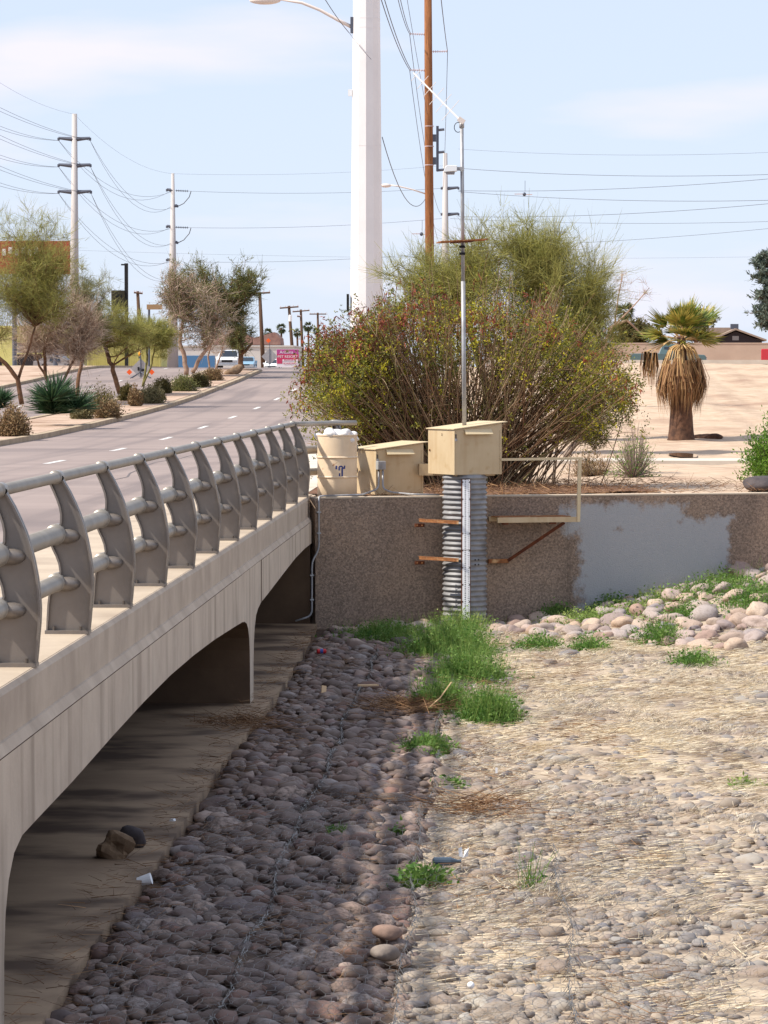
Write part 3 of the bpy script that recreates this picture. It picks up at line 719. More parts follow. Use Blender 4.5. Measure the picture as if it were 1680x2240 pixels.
# rusty brackets holding the pipe, tan platform with handrail on the right
bkt = 'rusty angle brackets fixing the pipe'
for (v, lab) in ((1140, 'upper rusty angle bracket between wall and corrugated pipe'), (1222, 'lower rusty angle bracket between wall and corrugated pipe')):
    b = empty('pipe_bracket', at(930, v, 46.0)); o = Vector(b.location); tag(b, lab, 'bracket', bkt)
    A, B = at(917, v - 3, 45.86) - o, at(1003, v + 2, 45.56) - o
    d = B - A; rz = math.atan2(d.y, d.x); c = (A + B) / 2; ry = -math.asin(d.z / d.length)
    mb = MB().box(c + Vector((0, 0, .012)), (d.length, .05, .008), rz, ry); mb.box(c + Vector((0, -.022, -.008)), (d.length, .008, .045), rz, ry); mb.build('angle_iron', 'rust', b)
    f = at(918, v + 9, 45.88) - o
    MB().box(f, (.135, .05, .05), wa).build('wall_foot', 'rustdark', b)
    for k in (-1, 1): MB().tube([f + Vector((k * .035, -.02, 0)), f + Vector((k * .035, -.04, 0))], .014, 6).build('bolt', 'rust', b)
pl = empty('access_platform', onwall(wall_s(1150), 0, -.32)); o = Vector(pl.location); tag(pl, 'tan steel access platform with handrail and rusty brace right of the pipe', 'platform')
s0, s1_ = wall_s(1068), wall_s(1246)
def P(s, out_, z): return onwall(s, out_, z) - o
def bar(a, b, w, h, nm, m, sub=None):
    d = b - a; rz = math.atan2(d.y, d.x); ry = -math.asin(d.z / d.length)
    return MB().box((a + b) / 2, (d.length, w, h), rz, ry).build(nm, m, pl)
dep = .46
bar(P(s0, dep, -.325), P(s1_, dep, -.325), .03, .075, 'front_channel', 'tan'); bar(P(s0, .02, -.325), P(s1_, .02, -.325), .03, .07, 'rear_channel', 'tan')
for k in range(6):
    bar(P(s0 + .03, .06 + k * .07, -.285), P(s1_ - .12, .06 + k * .07, -.285), .045, .012, 'tread_slat', 'rust')
bar(P(s1_ - .02, dep + .005, -.36), P(s1_ + .0, dep + .005, .53), .045, .045, 'post', 'tan_light')
bar(P(s0 + .05, dep, .545), P(s1_ + .04, dep, .555), .05, .035, 'handrail', 'tan_light')
bar(P(s1_ - .22, dep - .03, -.37), P(wall_s(1109), .06, -.93), .045, .045, 'brace', 'rustdark')
bar(P(wall_s(1066), .05, -.935), P(wall_s(1110), .05, -.935), .05, .06, 'brace_foot', 'rust')
for s in (s0 + .12, s1_ - .4): MB().box(P(s, dep - .02, -.375), (.09, .05, .03), wa).build('clip', 'rustdark', pl)

# antenna mast on the box
mast = empty('antenna_mast', (-.497, 45.98, 1.03)); tag(mast, 'slim galvanised mast rising from the larger tan box', 'mast')
M0 = Vector(mast.location); mt = at(1010, 272, 45.98) - M0
MB().tube([(0, 0, 0), mt * .48], .031, 14).build('lower_tube', 'galv', mast, True); MB().tube([mt * .475, mt], .027, 14).build('upper_tube', 'galv', mast, True)
MB().tube([mt - Vector((0, 0, .05)), mt + Vector((0, 0, .03))], .036, 12).build('cap', 'galv', mast, True)
for v in (540, 555):
    c = at(1011, v, 45.95) - M0; MB().box(c, (.085, .085, .03)).build('clamp', 'black', mast)
ya = empty('yagi_antenna', at(1006, 262, 45.9)); Y0 = Vector(ya.location); tag(ya, 'pale directional antenna with cross rods pointing up and away from the mast top', 'antenna')
tip = at(905, 160, 46.7) - Y0
MB().tube([(0, 0, 0), tip], .012, 8).build('boom', 'lamp', ya)
MB().box((.02, 0, -.01), (.10, .06, .07), 0, .6).build('mount', 'lamp', ya)
ex = Vector((.62, .25, .74)).normalized()
for k in range(6):
    c = tip * (.20 + .15 * k); L = .20 - .018 * k
    MB().tube([c - ex * L, c + ex * L], .0045, 5).build('element', 'lamp', ya)
loop = [Vector((.03, -.03, -.02)) + Vector((-.055 + .055 * math.cos(t) , 0, -.09 + .07 * math.sin(t))) for t in np.linspace(1.2, 5.2, 12)]
MB().tube(loop, .006, 6).build('coax_loop', 'black', ya)
sp = empty('solar_panel', at(1011, 529, 45.95)); tag(sp, 'thin tan panel seen edge-on across the mast', 'panel')
MB().box((0, 0, .012), (.68, .48, .018), .15, math.radians(-3.3)).build('plate', 'rust', sp); MB().box((0, 0, -.004), (.30, .40, .012), .15, math.radians(-3.3)).build('underframe', 'rustdark', sp)
fl = empty('mast_camera', at(1003, 370, 45.9)); F0 = Vector(fl.location); tag(fl, 'white sloping box housing bracketed to the left of the mast', 'camera')
MB().prism([(-.215, -.045), (-.02, -.03), (-.02, .05), (-.16, .055), (-.19, .03)], -.06, .06, 'y').build('housing', 'paintwhite', fl, bevel=.006)
MB().prism([(-.17, -.075), (-.06, -.075), (-.05, -.04), (-.19, -.047)], -.045, .045, 'y').build('underside', 'paintgrey', fl)
MB().box((.03, 0, .005), (.10, .06, .05)).build('bracket', 'galv', fl)

# litter barrel
DX, DY = -2.35, 46.45
dr = empty('litter_barrel', (DX, DY, 0.012)); tag(dr, 'cream steel drum litter barrel with blue stencilled mark beside the railing', 'barrel')
R = .288
pr = [(R - .01, 0), (R, .012), (R, .25)] + [(R + .015 * math.sin(math.pi * t), .25 + .035 * t) for t in (.25, .5, .75, 1)] + [(R, .535)] + [(R + .015 * math.sin(math.pi * t), .535 + .035 * t) for t in (.25, .5, .75, 1)] + [(R, .86), (R + .008, .865), (R + .008, .88), (R - .01, .88), (R - .012, .70), (0.01, .68)]
autosmooth(MB().lathe(pr, 48, cap=True).build('shell', 'drum', dr), 50)
lg = MB()
def wrap(poly):                       # logo pieces in metres (x right from the drum axis as seen, z up) wrapped on the shell
    vs = []
    for x, z in poly:
        t = x / R - math.pi / 2 - 0.05; vs.append(((R + .003) * math.cos(t), (R + .002) * math.sin(t), z))
    lg.add(vs, [tuple(range(len(vs)))])
q = .00050
def lp(x, y): return ((x - 760) * q, .528 - (y - 640) * q)
def lrect(x0, x1, y0, y1): wrap([lp(x0, y1), lp(x1, y1), lp(x1, y0), lp(x0, y0)])
lrect(768, 815, 822, 925); lrect(852, 896, 890, 962); lrect(938, 985, 890, 1145); lrect(866, 905, 1040, 1145); lrect(985, 1052, 872, 918); lrect(1016, 1056, 820, 872)
ar = [(922 + 72 * math.cos(t), 892 - 72 * math.sin(t)) for t in np.linspace(math.pi, 0.15, 10)]; ai = [(922 + 32 * math.cos(t), 892 - 32 * math.sin(t)) for t in np.linspace(math.pi, 0.15, 10)]
for k in range(9): wrap([lp(*ar[k]), lp(*ai[k]), lp(*ai[k + 1]), lp(*ar[k + 1])])
lg.build('stencil_mark', 'logo', dr)
def lump(c, r, seed, n=18, m=11, amp=.22):
    mb = MB().ell(c, r, n, m); rr = random.Random(seed); ph = [(rr.uniform(-9, 9), rr.uniform(-9, 9), rr.uniform(-9, 9), rr.uniform(0, 6)) for _ in range(7)]
    C = Vector(c); out_ = []
    for p in mb.v:
        d = Vector(p) - C; k = 1 + amp / 3 * sum(math.sin(a * d.x / r[0] * .4 + b * d.y / r[1] * .4 + c_ * d.z / r[2] * .4 + e_) for a, b, c_, e_ in ph) / 2
        out_.append(tuple(C + d * k))
    mb.v = out_; return mb
bgm = MB()
for (x, y_, z, r_, sd) in ((-.09, -.06, .88, .17, 3), (.12, -.08, .86, .13, 4), (.20, .02, .87, .10, 5), (0, .1, .86, .2, 6), (-.16, .04, .85, .12, 7)):
    l_ = lump((DX + x, DY + y_, z - .015), (r_ * .92, r_ * .92, r_ * .6), sd, 26, 18, 1.1); bgm.add(l_.v, l_.f)
bag = tag(bgm.build('rubbish_bag', 'bag', None, True), 'crumpled white rubbish bag filling the top of the barrel', 'bag')

# ------------------------------------------------------------------ stones
def rock_mesh(seed, sub):
    bm = bmesh.new(); bmesh.ops.create_icosphere(bm, subdivisions=sub, radius=1.0); r = random.Random(seed)
    ph = [(Vector((r.gauss(0, 1), r.gauss(0, 1), r.gauss(0, 1))) * 1.3, r.uniform(0, 6.28), r.uniform(.03, .11)) for _ in range(6)] + [(Vector((r.gauss(0, 1), r.gauss(0, 1), r.gauss(0, 1))) * 3.0, r.uniform(0, 6.28), r.uniform(.015, .05)) for _ in range(5)]
    cuts = [(Vector((r.gauss(0, 1), r.gauss(0, 1), r.gauss(0, 1))).normalized(), r.uniform(.62, .9)) for _ in range(r.choice((2, 3, 4)))]      # broken flats
    for v in bm.verts:
        k = 1 + sum(a * math.sin(v.co.dot(d) * 1.6 + p) for d, p, a in ph); v.co = v.co * k
        for nn_, dd_ in cuts:
            e_ = v.co.dot(nn_) - dd_
            if e_ > 0: v.co -= nn_ * e_ * .85
    V = np.array([v.co[:] for v in bm.verts]); F = np.array([[x.index for x in f.verts] for f in bm.faces]); bm.free(); return V, F
ROCKS1 = [rock_mesh(40 + i, 2) for i in range(8)]        # 80 triangles
ROCKS2 = [rock_mesh(40 + i, 3) for i in range(8)]
def rotz(a):
    c, s = np.cos(a), np.sin(a); z = np.zeros_like(a); o = np.ones_like(a)
    return np.stack([np.stack([c, -s, z], -1), np.stack([s, c, z], -1), np.stack([z, z, o], -1)], -2)
def bulk(pos, scl, yaw, tilt, seed=1):
    rng = np.random.default_rng(seed); V, F, off = [], [], 0; k = rng.integers(0, 8, len(pos))
    ct, st = np.cos(tilt), np.sin(tilt); z = np.zeros_like(tilt); o = np.ones_like(tilt)
    RX_ = np.stack([np.stack([o, z, z], -1), np.stack([z, ct, -st], -1), np.stack([z, st, ct], -1)], -2)
    RR = rotz(yaw) @ RX_
    for i in range(8):
        s = np.where(k == i)[0]
        if not len(s): continue
        b, f = ROCKS1[i]
        P_ = np.einsum('nij,nvj->nvi', RR[s], b[None] * scl[s][:, None, :]) + pos[s][:, None, :]
        V.append(P_.reshape(-1, 3)); F.append((f[None] + (np.arange(len(s)) * len(b))[:, None, None] + off).reshape(-1, 3)); off += len(s) * len(b)
    return np.concatenate(V), np.concatenate(F)
ROCKME = {}
def rock_obj(name, kind, p, s, yaw, tilt, m, parent):
    key = (kind, m)
    if key not in ROCKME:
        V, F = ROCKS2[kind]; me = mesh_np('stone', V, F); me.materials.append(MATS[m]); me.polygons.foreach_set('use_smooth', np.ones(len(F), bool)); ROCKME[key] = me
    o = bpy.data.objects.new(name, ROCKME[key]); COL.objects.link(o); o.parent = parent
    o.location = p; o.scale = s; o.rotation_euler = (tilt, 0, yaw); return o

def scatter(x0, x1, y0, y1, pitch, rng, xf=None):
    rows = np.arange(y0, y1, pitch * 0.86); P_ = []
    for i, y in enumerate(rows):
        xs = np.arange(x0, x1, pitch) + (pitch / 2 if i % 2 else 0); P_.append(np.stack([xs, np.full_like(xs, y)], -1))
    P_ = np.concatenate(P_); return P_ + rng.uniform(-.32, .32, P_.shape) * pitch
rng = np.random.default_rng(21)
def in_view(P_, mu=420):
    d = P_[:, 1] ; u = 1091.6 + FPX * P_[:, 0] / d; v = 826 + FPX * 3.62 / d
    return (u > -mu) & (u < 1680 + mu) & (v < 2240 + 560) & (P_[:, 1] < wall_y(P_[:, 0]) - .1)
SEAMS = [-1.58, -0.60, 0.42, 1.45]
# big cobbles in the gabion mattresses beside the apron
A = scatter(-2.42, -0.60, 13.0, 45.4, .100, rng); A = A[in_view(A)]
A = A[np.min(np.abs(A[:, :1] - np.array(SEAMS)[None]), 1) > .035]
sa = .051 * np.exp(rng.normal(0, .42, len(A))); sa = np.clip(sa, .026, .115)
big = rng.random(len(A)) < .08; sa[big] *= 1.3
SA = np.stack([sa * rng.uniform(1.0, 1.55, len(A)), sa * rng.uniform(.8, 1.1, len(A)), sa * rng.uniform(.5, .78, len(A))], -1)
PA = np.stack([A[:, 0], A[:, 1], bed_z(A[:, 0], A[:, 1]) + .0 + rng.uniform(-.035, .04, len(A))], -1)
# smaller stones to the right, thinning out under the straw
B = scatter(-0.60, 7.5, 13.0, 47.5, .088, rng); B = B[in_view(B)]
B = B[np.min(np.abs(B[:, :1] - np.array(SEAMS)[None]), 1) > .03]
def strawmask(x, y):                   # 0 bare stones .. 1 straw
    n = .5 + .22 * np.sin(x * 1.3 + y * .31 + 1) + .16 * np.sin(x * 2.9 - y * .83) + .14 * np.sin(y * .55 + .7 * x + 2.2)
    return np.clip(n * .8 + .10 * (x - .5) + .055 * np.clip(y - 22, -4, 9), 0, 1.25)
sm = strawmask(B[:, 0], B[:, 1])
keep = rng.random(len(B)) > np.clip(sm * .6, 0, .55); B = B[keep]; sm = sm[keep]
sb = np.clip(.044 * np.exp(rng.normal(0, .38, len(B))), .02, .12)
SB = np.stack([sb * rng.uniform(1.0, 1.5, len(B)), sb * rng.uniform(.8, 1.1, len(B)), sb * rng.uniform(.5, .75, len(B))], -1)
PB = np.stack([B[:, 0], B[:, 1], bed_z(B[:, 0], B[:, 1]) - .002 - .018 * sm + rng.uniform(-.024, .022, len(B))], -1)
ALLP = np.concatenate([PA, PB]); ALLS = np.concatenate([SA, SB]); isA = np.arange(len(ALLP)) < len(PA)
YAWS = rng.uniform(0, 6.28, len(ALLP)); TILT = rng.uniform(-.35, .35, len(ALLP))
px = ALLS[:, 0] / ALLP[:, 1]; vv = 826 + FPX * 3.6 / ALLP[:, 1]; uu = 1091.6 + FPX * ALLP[:, 0] / ALLP[:, 1]
px[(vv > 2235) | (uu < 0) | (uu > 1680)] = 0
order = np.argsort(-px); near = np.zeros(len(ALLP), bool); near[order[:300]] = True
for i in order[:300]: rock_obj('cobble', int(i) % 8, ALLP[i], ALLS[i], YAWS[i], TILT[i], 'cobble' if isA[i] else 'pebble', bed)
for nm, msk, m in (('cobbles', isA & ~near, 'cobble'), ('pebbles', ~isA & ~near, 'pebble')):
    V, F = bulk(ALLP[msk], ALLS[msk], YAWS[msk], TILT[msk], 5)
    tag(link(nm, mesh_np(nm, V, F), m, bed, True), kind='stuff')
# riprap boulders below the wall and on the bank to the right
C = []
for (u, v, w_) in ((923, 1330, 50), (866, 1350, 52), (958, 1340, 26), (921, 1378, 60), (802, 1368, 62), (758, 1352, 28), (735, 1376, 36), (891, 1364, 30), (785, 1376, 30), (1080, 1350, 40), (1130, 1345, 55), (1180, 1352, 50),
                   (1500, 1395, 70), (1400, 1375, 60), (1560, 1380, 60), (1610, 1420, 70), (1650, 1400, 60), (1460, 1405, 55), (1540, 1350, 80), (1620, 1360, 60), (1490, 1232, 45), (1625, 1240, 80), (1380, 1260, 40), (1470, 1310, 70)):
    p_ = bedhit(u, v, .02)
    C.append((p_.x, min(p_.y, wall_y(p_.x) - .2), w_ / 2.5 * p_.y / FPX))
r2 = np.random.default_rng(5)
for _ in range(9000):
    x = r2.uniform(-2.3, 6.6); d = r2.uniform(.12, 7.5); y = wall_y(x) - d
    lim = np.interp(x, [-2.4, -1.9, -.2, .5, 1.5, 3.0, 6.6], [.25, .9, 1.3, 2.4, 3.2, 5.2, 7.0])
    if d > lim: continue
    dens = 1.0 if x < 0 else (0.28 if d < lim * .5 and x > 1.2 else .8)
    if r2.random() > dens: continue
    s = r2.uniform(.07, .13) if x < 0 else r2.uniform(.07, .16) * (1.45 if r2.random() < .16 and x > 1.5 else 1)
    if all((x - a) ** 2 + (y - b) ** 2 > (.95 * (s + c)) ** 2 * .8 for a, b, c in C[-600:]):
        C.append((x, y, s))
    if len(C) >= 310: break
for i, (x, y, s) in enumerate(C):
    z = float(bed_z(x, y)) + s * .16
    rock_obj('boulder', i % 8, (x, y, z), (s * r2.uniform(1.1, 1.45), s * r2.uniform(.85, 1.1), s * r2.uniform(.6, .85)), r2.uniform(0, 6.28), r2.uniform(-.3, .3), 'boulder', bed)
# gabion wire: laced seams between mattresses and the open mesh over the near cobbles
for x in SEAMS[:3]:
    mb = MB(); rr = random.Random(int(x * 100)); y = 15.5
    while y < (42 if x < 0 else 24):
        wob = .025 * math.sin(y * 1.9 + x) + .03 * math.sin(y * .7)
        p0 = Vector((x + wob, y, float(bed_z(x, y)) + .075 + rr.uniform(-.02, .02))); p1 = Vector((x + .025 * math.sin((y + .16) * 1.9 + x) + .03 * math.sin((y + .16) * .7) + rr.uniform(-.02, .02), y + .16, float(bed_z(x, y)) + .075 + rr.uniform(-.02, .02)))
        mb.tube([p0, p1], .0032, 4, False); mb.tube([p0 + Vector((rr.uniform(-.03, .03), .02, .012)), p1 + Vector((rr.uniform(-.03, .03), 0, -.02))], .0024, 4, False)
        mb.tube([p0 + Vector((.03, 0, -.03)), p0 + Vector((0, .03, .02)), p0 + Vector((-.03, .06, -.03))], .0022, 4, False)
        y += .16
    tag(mb.build('seam_wire', 'wire', bed), kind='stuff')
V, E = [], []
hx, hy = .085, .075
def netz(x, y): return bed_z(x, y) + .082 + .018 * np.sin(x * 19) * np.sin(y * 16)
segs = []
for j, y in enumerate(np.arange(15.8, 27, hy * 2)):
    for i, x in enumerate(np.arange(-2.35, 1.4, hx)):
        xo = x + (hx / 2 if j % 2 else 0)
        segs += [((xo, y), (xo, y + hy)), ((xo, y + hy), (xo + hx / 2, y + 2 * hy)), ((xo, y + hy), (xo - hx / 2, y + 2 * hy))]
sg_ = np.array(segs); sg_ = sg_[in_view(sg_[:, 0])] + rng.normal(0, .006, (1, 1, 1))
a = sg_[:, 0]; b = sg_[:, 1]
A3 = np.stack([a[:, 0], a[:, 1], netz(a[:, 0], a[:, 1])], -1); B3 = np.stack([b[:, 0], b[:, 1], netz(b[:, 0], b[:, 1])], -1)
w = .0016; wx = np.array([w, 0, 0]); wz = np.array([0, 0, w])
V = np.stack([A3 - wx, A3 + wx, A3 + wz, B3 - wx, B3 + wx, B3 + wz], 1); base = (np.arange(len(A3)) * 6)[:, None, None]
F = (np.array([[0, 1, 4, 3], [1, 2, 5, 4], [2, 0, 3, 5]])[None] + base).reshape(-1, 4)
tag(link('wire_mesh', mesh_np('wire_mesh', V, F), 'wire', bed), kind='stuff')

# ------------------------------------------------------------------ blades, leaves, straw
def norm(v): return v / np.maximum(np.linalg.norm(v, axis=-1, keepdims=True), 1e-9)
def ribbons(P_, D, Ln, Wd, rng, taper=.35, droop=0.0):
    D = norm(D); side = norm(np.cross(D, rng.normal(size=D.shape))) * Wd[:, None]
    Q = P_ + D * Ln[:, None]; Q[:, 2] -= droop * Ln
    V = np.stack([P_ - side, P_ + side, Q + side * taper, Q - side * taper], 1); F = np.arange(len(P_) * 4).reshape(-1, 4); return V.reshape(-1, 3), F
def leaves(P_, D, Ln, Wd, rng):
    D = norm(D); side = norm(np.cross(D, rng.normal(size=D.shape))) * Wd[:, None]
    mid = P_ + D * (Ln * .45)[:, None]
    V = np.stack([P_, mid + side, P_ + D * Ln[:, None], mid - side], 1); return V.reshape(-1, 3), np.arange(len(P_) * 4).reshape(-1, 4)
rs = np.random.default_rng(77)
N = 250000
X = rs.uniform(-.55, 7.5, N); Y = 13.0 + (47 - 13.0) * rs.random(N) ** .9
patch = np.sin(X * 4.1 + 1.3 * np.sin(Y * 1.7)) * np.sin(Y * 2.3 + 1.1 * np.sin(X * 2.9)) + .6 * np.sin(X * 9.7 + Y * 4.1) * np.sin(Y * 6.3 - X * 3.1)
k = in_view(np.stack([X, Y], -1)) & (rs.random(N) < np.clip(strawmask(X, Y) * (.75 + .9 * patch) - .05, .03, 1)); k &= (wall_y(X) - Y) > np.interp(X, [-1, 1, 4, 7], [1.5, 3.0, 5.5, 7.5]) * .8
X, Y = X[k], Y[k]; n = len(X); an = .45 + .7 * np.sin(X * 1.7 + Y * .9) + rs.normal(0, .35, n)
D = np.stack([np.cos(an), np.sin(an) * .8, rs.uniform(-.02, .22, n)], -1)
V, F = ribbons(np.stack([X, Y, bed_z(X, Y) + rs.uniform(.01, .06, n)], -1), D, rs.uniform(.04, .15, n), rs.uniform(.0015, .0034, n), rs)
tag(link('straw', mesh_np('straw', V, F), 'straw'), 'dry pale straw lying over the stones of the channel', 'straw', kind='stuff')
N = 13000
X = rs.uniform(-2.75, 1.2, N); Y = 16 + 28 * rs.random(N)
cl_ = np.sin(X * 3.1 + 2) * np.sin(Y * .9 + X) > .25
edge = (X < -2.2)
k = in_view(np.stack([X, Y], -1)) & (cl_ | edge | (rs.random(N) < .12)); X, Y = X[k], Y[k]; n = len(X); an = rs.uniform(0, 6.28, n)
V, F = ribbons(np.stack([X, Y, np.where(X < -2.48, -1.80, bed_z(X, Y)) + rs.uniform(.015, .085, n)], -1), np.stack([np.cos(an), np.sin(an), rs.uniform(-.02, .3, n)], -1), rs.uniform(.08, .26, n), rs.uniform(.0015, .003, n), rs)
tag(link('dead_grass', mesh_np('dead_grass', V, F), 'deadgrass'), 'brown dead grass caught between the dark cobbles', 'grass', kind='stuff')

def weed(u, v, wpx, hpx, n, label, m='weed', z=None, blade=.35, seed=1):
    """a clump of weeds whose base sits at photo point (u, v)"""
    r = np.random.default_rng(seed); p = bedhit(u, v)
    k = p.y / FPX; w_, h_ = wpx * k, hpx * k
    t = empty('weed_clump', p); tag(t, label, 'weed', 'green weeds growing among the stones')
    cx = r.normal(0, .33, n) * w_ ; cy = r.normal(0, .5, n) * w_ * .9
    hh = h_ * (.25 + 1.25 * r.random(n) ** 1.7) * np.exp(-(cx / w_) ** 2)
    zz_ = bed_z(cx + p.x, cy + p.y) - p.z
    st = int(n * blade)
    B0 = np.stack([cx, cy, zz_], -1)
    D = np.stack([r.normal(0, .45, n), r.normal(0, .45, n), np.ones(n)], -1)
    V1, F1 = ribbons(B0[:st], D[:st], hh[:st], r.uniform(.002, .0045, st), r)
    tag(link('stalks', mesh_np('stalks', V1, F1), m, t), kind='stuff')
    if n > 2500:
        k2 = int(n * .05); j2 = r.integers(0, n, k2); V3, F3 = ribbons(B0[j2], D[j2] * np.array([.6, .6, 1]), h_ * r.uniform(.9, 1.6, k2), r.uniform(.0015, .003, k2), r); tag(link('seed_stalks', mesh_np('seed_stalks', V3, F3), 'weed_light', t), kind='stuff')
    q_ = n - st; f = r.random((q_, 1)); LP = B0[st:] + norm(D[st:]) * (hh[st:, None] * f)
    LD = r.normal(size=(q_, 3)); LD[:, 2] = np.abs(LD[:, 2]) * .6
    V2, F2 = leaves(LP, LD, r.uniform(.025, .075, q_), r.uniform(.006, .017, q_), r)
    tag(link('foliage', mesh_np('foliage', V2, F2), m, t), kind='stuff')
    return t
weed(985, 1432, 140, 66, 8500, 'tall green weed mass at the foot of the white staff gauge', seed=1)
weed(840, 1395, 130, 34, 5200, 'low spreading weeds below the boulders left of the pipe', seed=2)
weed(1025, 1482, 115, 62, 5000, 'leafy weeds in front of the tall weed mass', seed=3)
weed(1070, 1572, 88, 62, 5000, 'dense round clump of bright green weeds on the straw edge', seed=4)
weed(965, 1545, 90, 60, 3000, 'thin weeds left of the dense round clump', seed=5)
weed(935, 1645, 80, 38, 3000, 'small green weed patch at the edge of the cobbles below the dense clump', seed=6)
weed(1005, 1375, 110, 42, 2200, 'pale feathery grass around the base of the corrugated pipe', 'weed_light', seed=7)
weed(1180, 1415, 70, 30, 1700, 'low green weeds in front of the pale boulders', seed=8)
weed(1290, 1420, 60, 36, 1300, 'green weeds between the straw and the boulder bank', seed=9)
weed(1215, 1312, 60, 32, 1300, 'dark green weeds against the foot of the wall below the platform', seed=10)
weed(1330, 1292, 70, 26, 1100, 'green weeds against the wall below the grey paint', seed=11)
weed(1440, 1398, 80, 40, 2200, 'green weeds left of the stacked boulders', seed=12)
weed(1520, 1450, 75, 32, 1300, 'round green weed tuft on the straw below the stacked boulders', seed=13)
weed(1560, 1285, 150, 30, 2600, 'broad green weeds high on the bank under the wall', seed=14)
weed(1430, 1310, 110, 24, 1300, 'sparse weeds on the bank below the middle of the grey paint', 'weed_light', seed=15)
weed(1655, 1312, 100, 36, 2300, 'tall green weeds at the right end of the bank', seed=16)
weed(1270, 1354, 120, 24, 1900, 'yellowish grass between the pale boulders right of the pipe', 'weed_light', seed=17)
weed(920, 1925, 80, 36, 1500, 'dark green weed tuft beside the wire seam in the foreground', seed=18)
weed(742, 1822, 40, 24, 420, 'little grass tuft among the dark cobbles', seed=19, blade=.9)
weed(985, 1712, 50, 16, 420, 'tiny low weed on the straw beside the cobble edge', seed=20)
weed(1160, 1935, 50, 90, 90, 'few upright green stems in the foreground pebbles', seed=21, blade=.8)
weed(1630, 1715, 60, 20, 300, 'faint green sprouts on the straw at the right edge', 'weed_light', seed=22)
weed(1350, 1342, 120, 20, 1300, 'pale grass matted between the boulders in the middle of the bank', 'weed_light', seed=24)
weed(1500, 1340, 90, 22, 1200, 'green grass growing through the boulders below the broad weeds', seed=25)
weed(870, 1815, 40, 18, 200, 'small weed sprout under a flat cobble', seed=23)

# ------------------------------------------------------------------ shrubs, trees
def tube_np(paths, rads, n=4):
    """many short tubes at once; paths (N, K, 3), rads (N, K)"""
    P_ = np.asarray(paths, float); R_ = np.asarray(rads, float); N_, K = P_.shape[:2]
    D = np.gradient(P_, axis=1); D = norm(D); ref = np.where(np.abs(D[..., 2:3]) < .9, np.array([0, 0, 1.0]), np.array([1.0, 0, 0]))
    a = norm(np.cross(D, ref)); b = np.cross(D, a); t = np.arange(n) * 2 * math.pi / n
    V = P_[:, :, None, :] + (a[:, :, None, :] * np.cos(t)[None, None, :, None] + b[:, :, None, :] * np.sin(t)[None, None, :, None]) * R_[:, :, None, None]
    i = np.arange(N_)[:, None, None] * K * n + np.arange(K - 1)[None, :, None] * n + np.arange(n)[None, None, :]; j = np.arange(N_)[:, None, None] * K * n + np.arange(K - 1)[None, :, None] * n + (np.arange(n)[None, None, :] + 1) % n
    F = np.stack([i, j, j + n, i + n], -1).reshape(-1, 4); return V.reshape(-1, 3), F
def bez(a, b, c, k=6):
    t = np.linspace(0, 1, k)[None, :, None]; return a[:, None] * (1 - t) ** 2 + b[:, None] * 2 * t * (1 - t) + c[:, None] * t * t

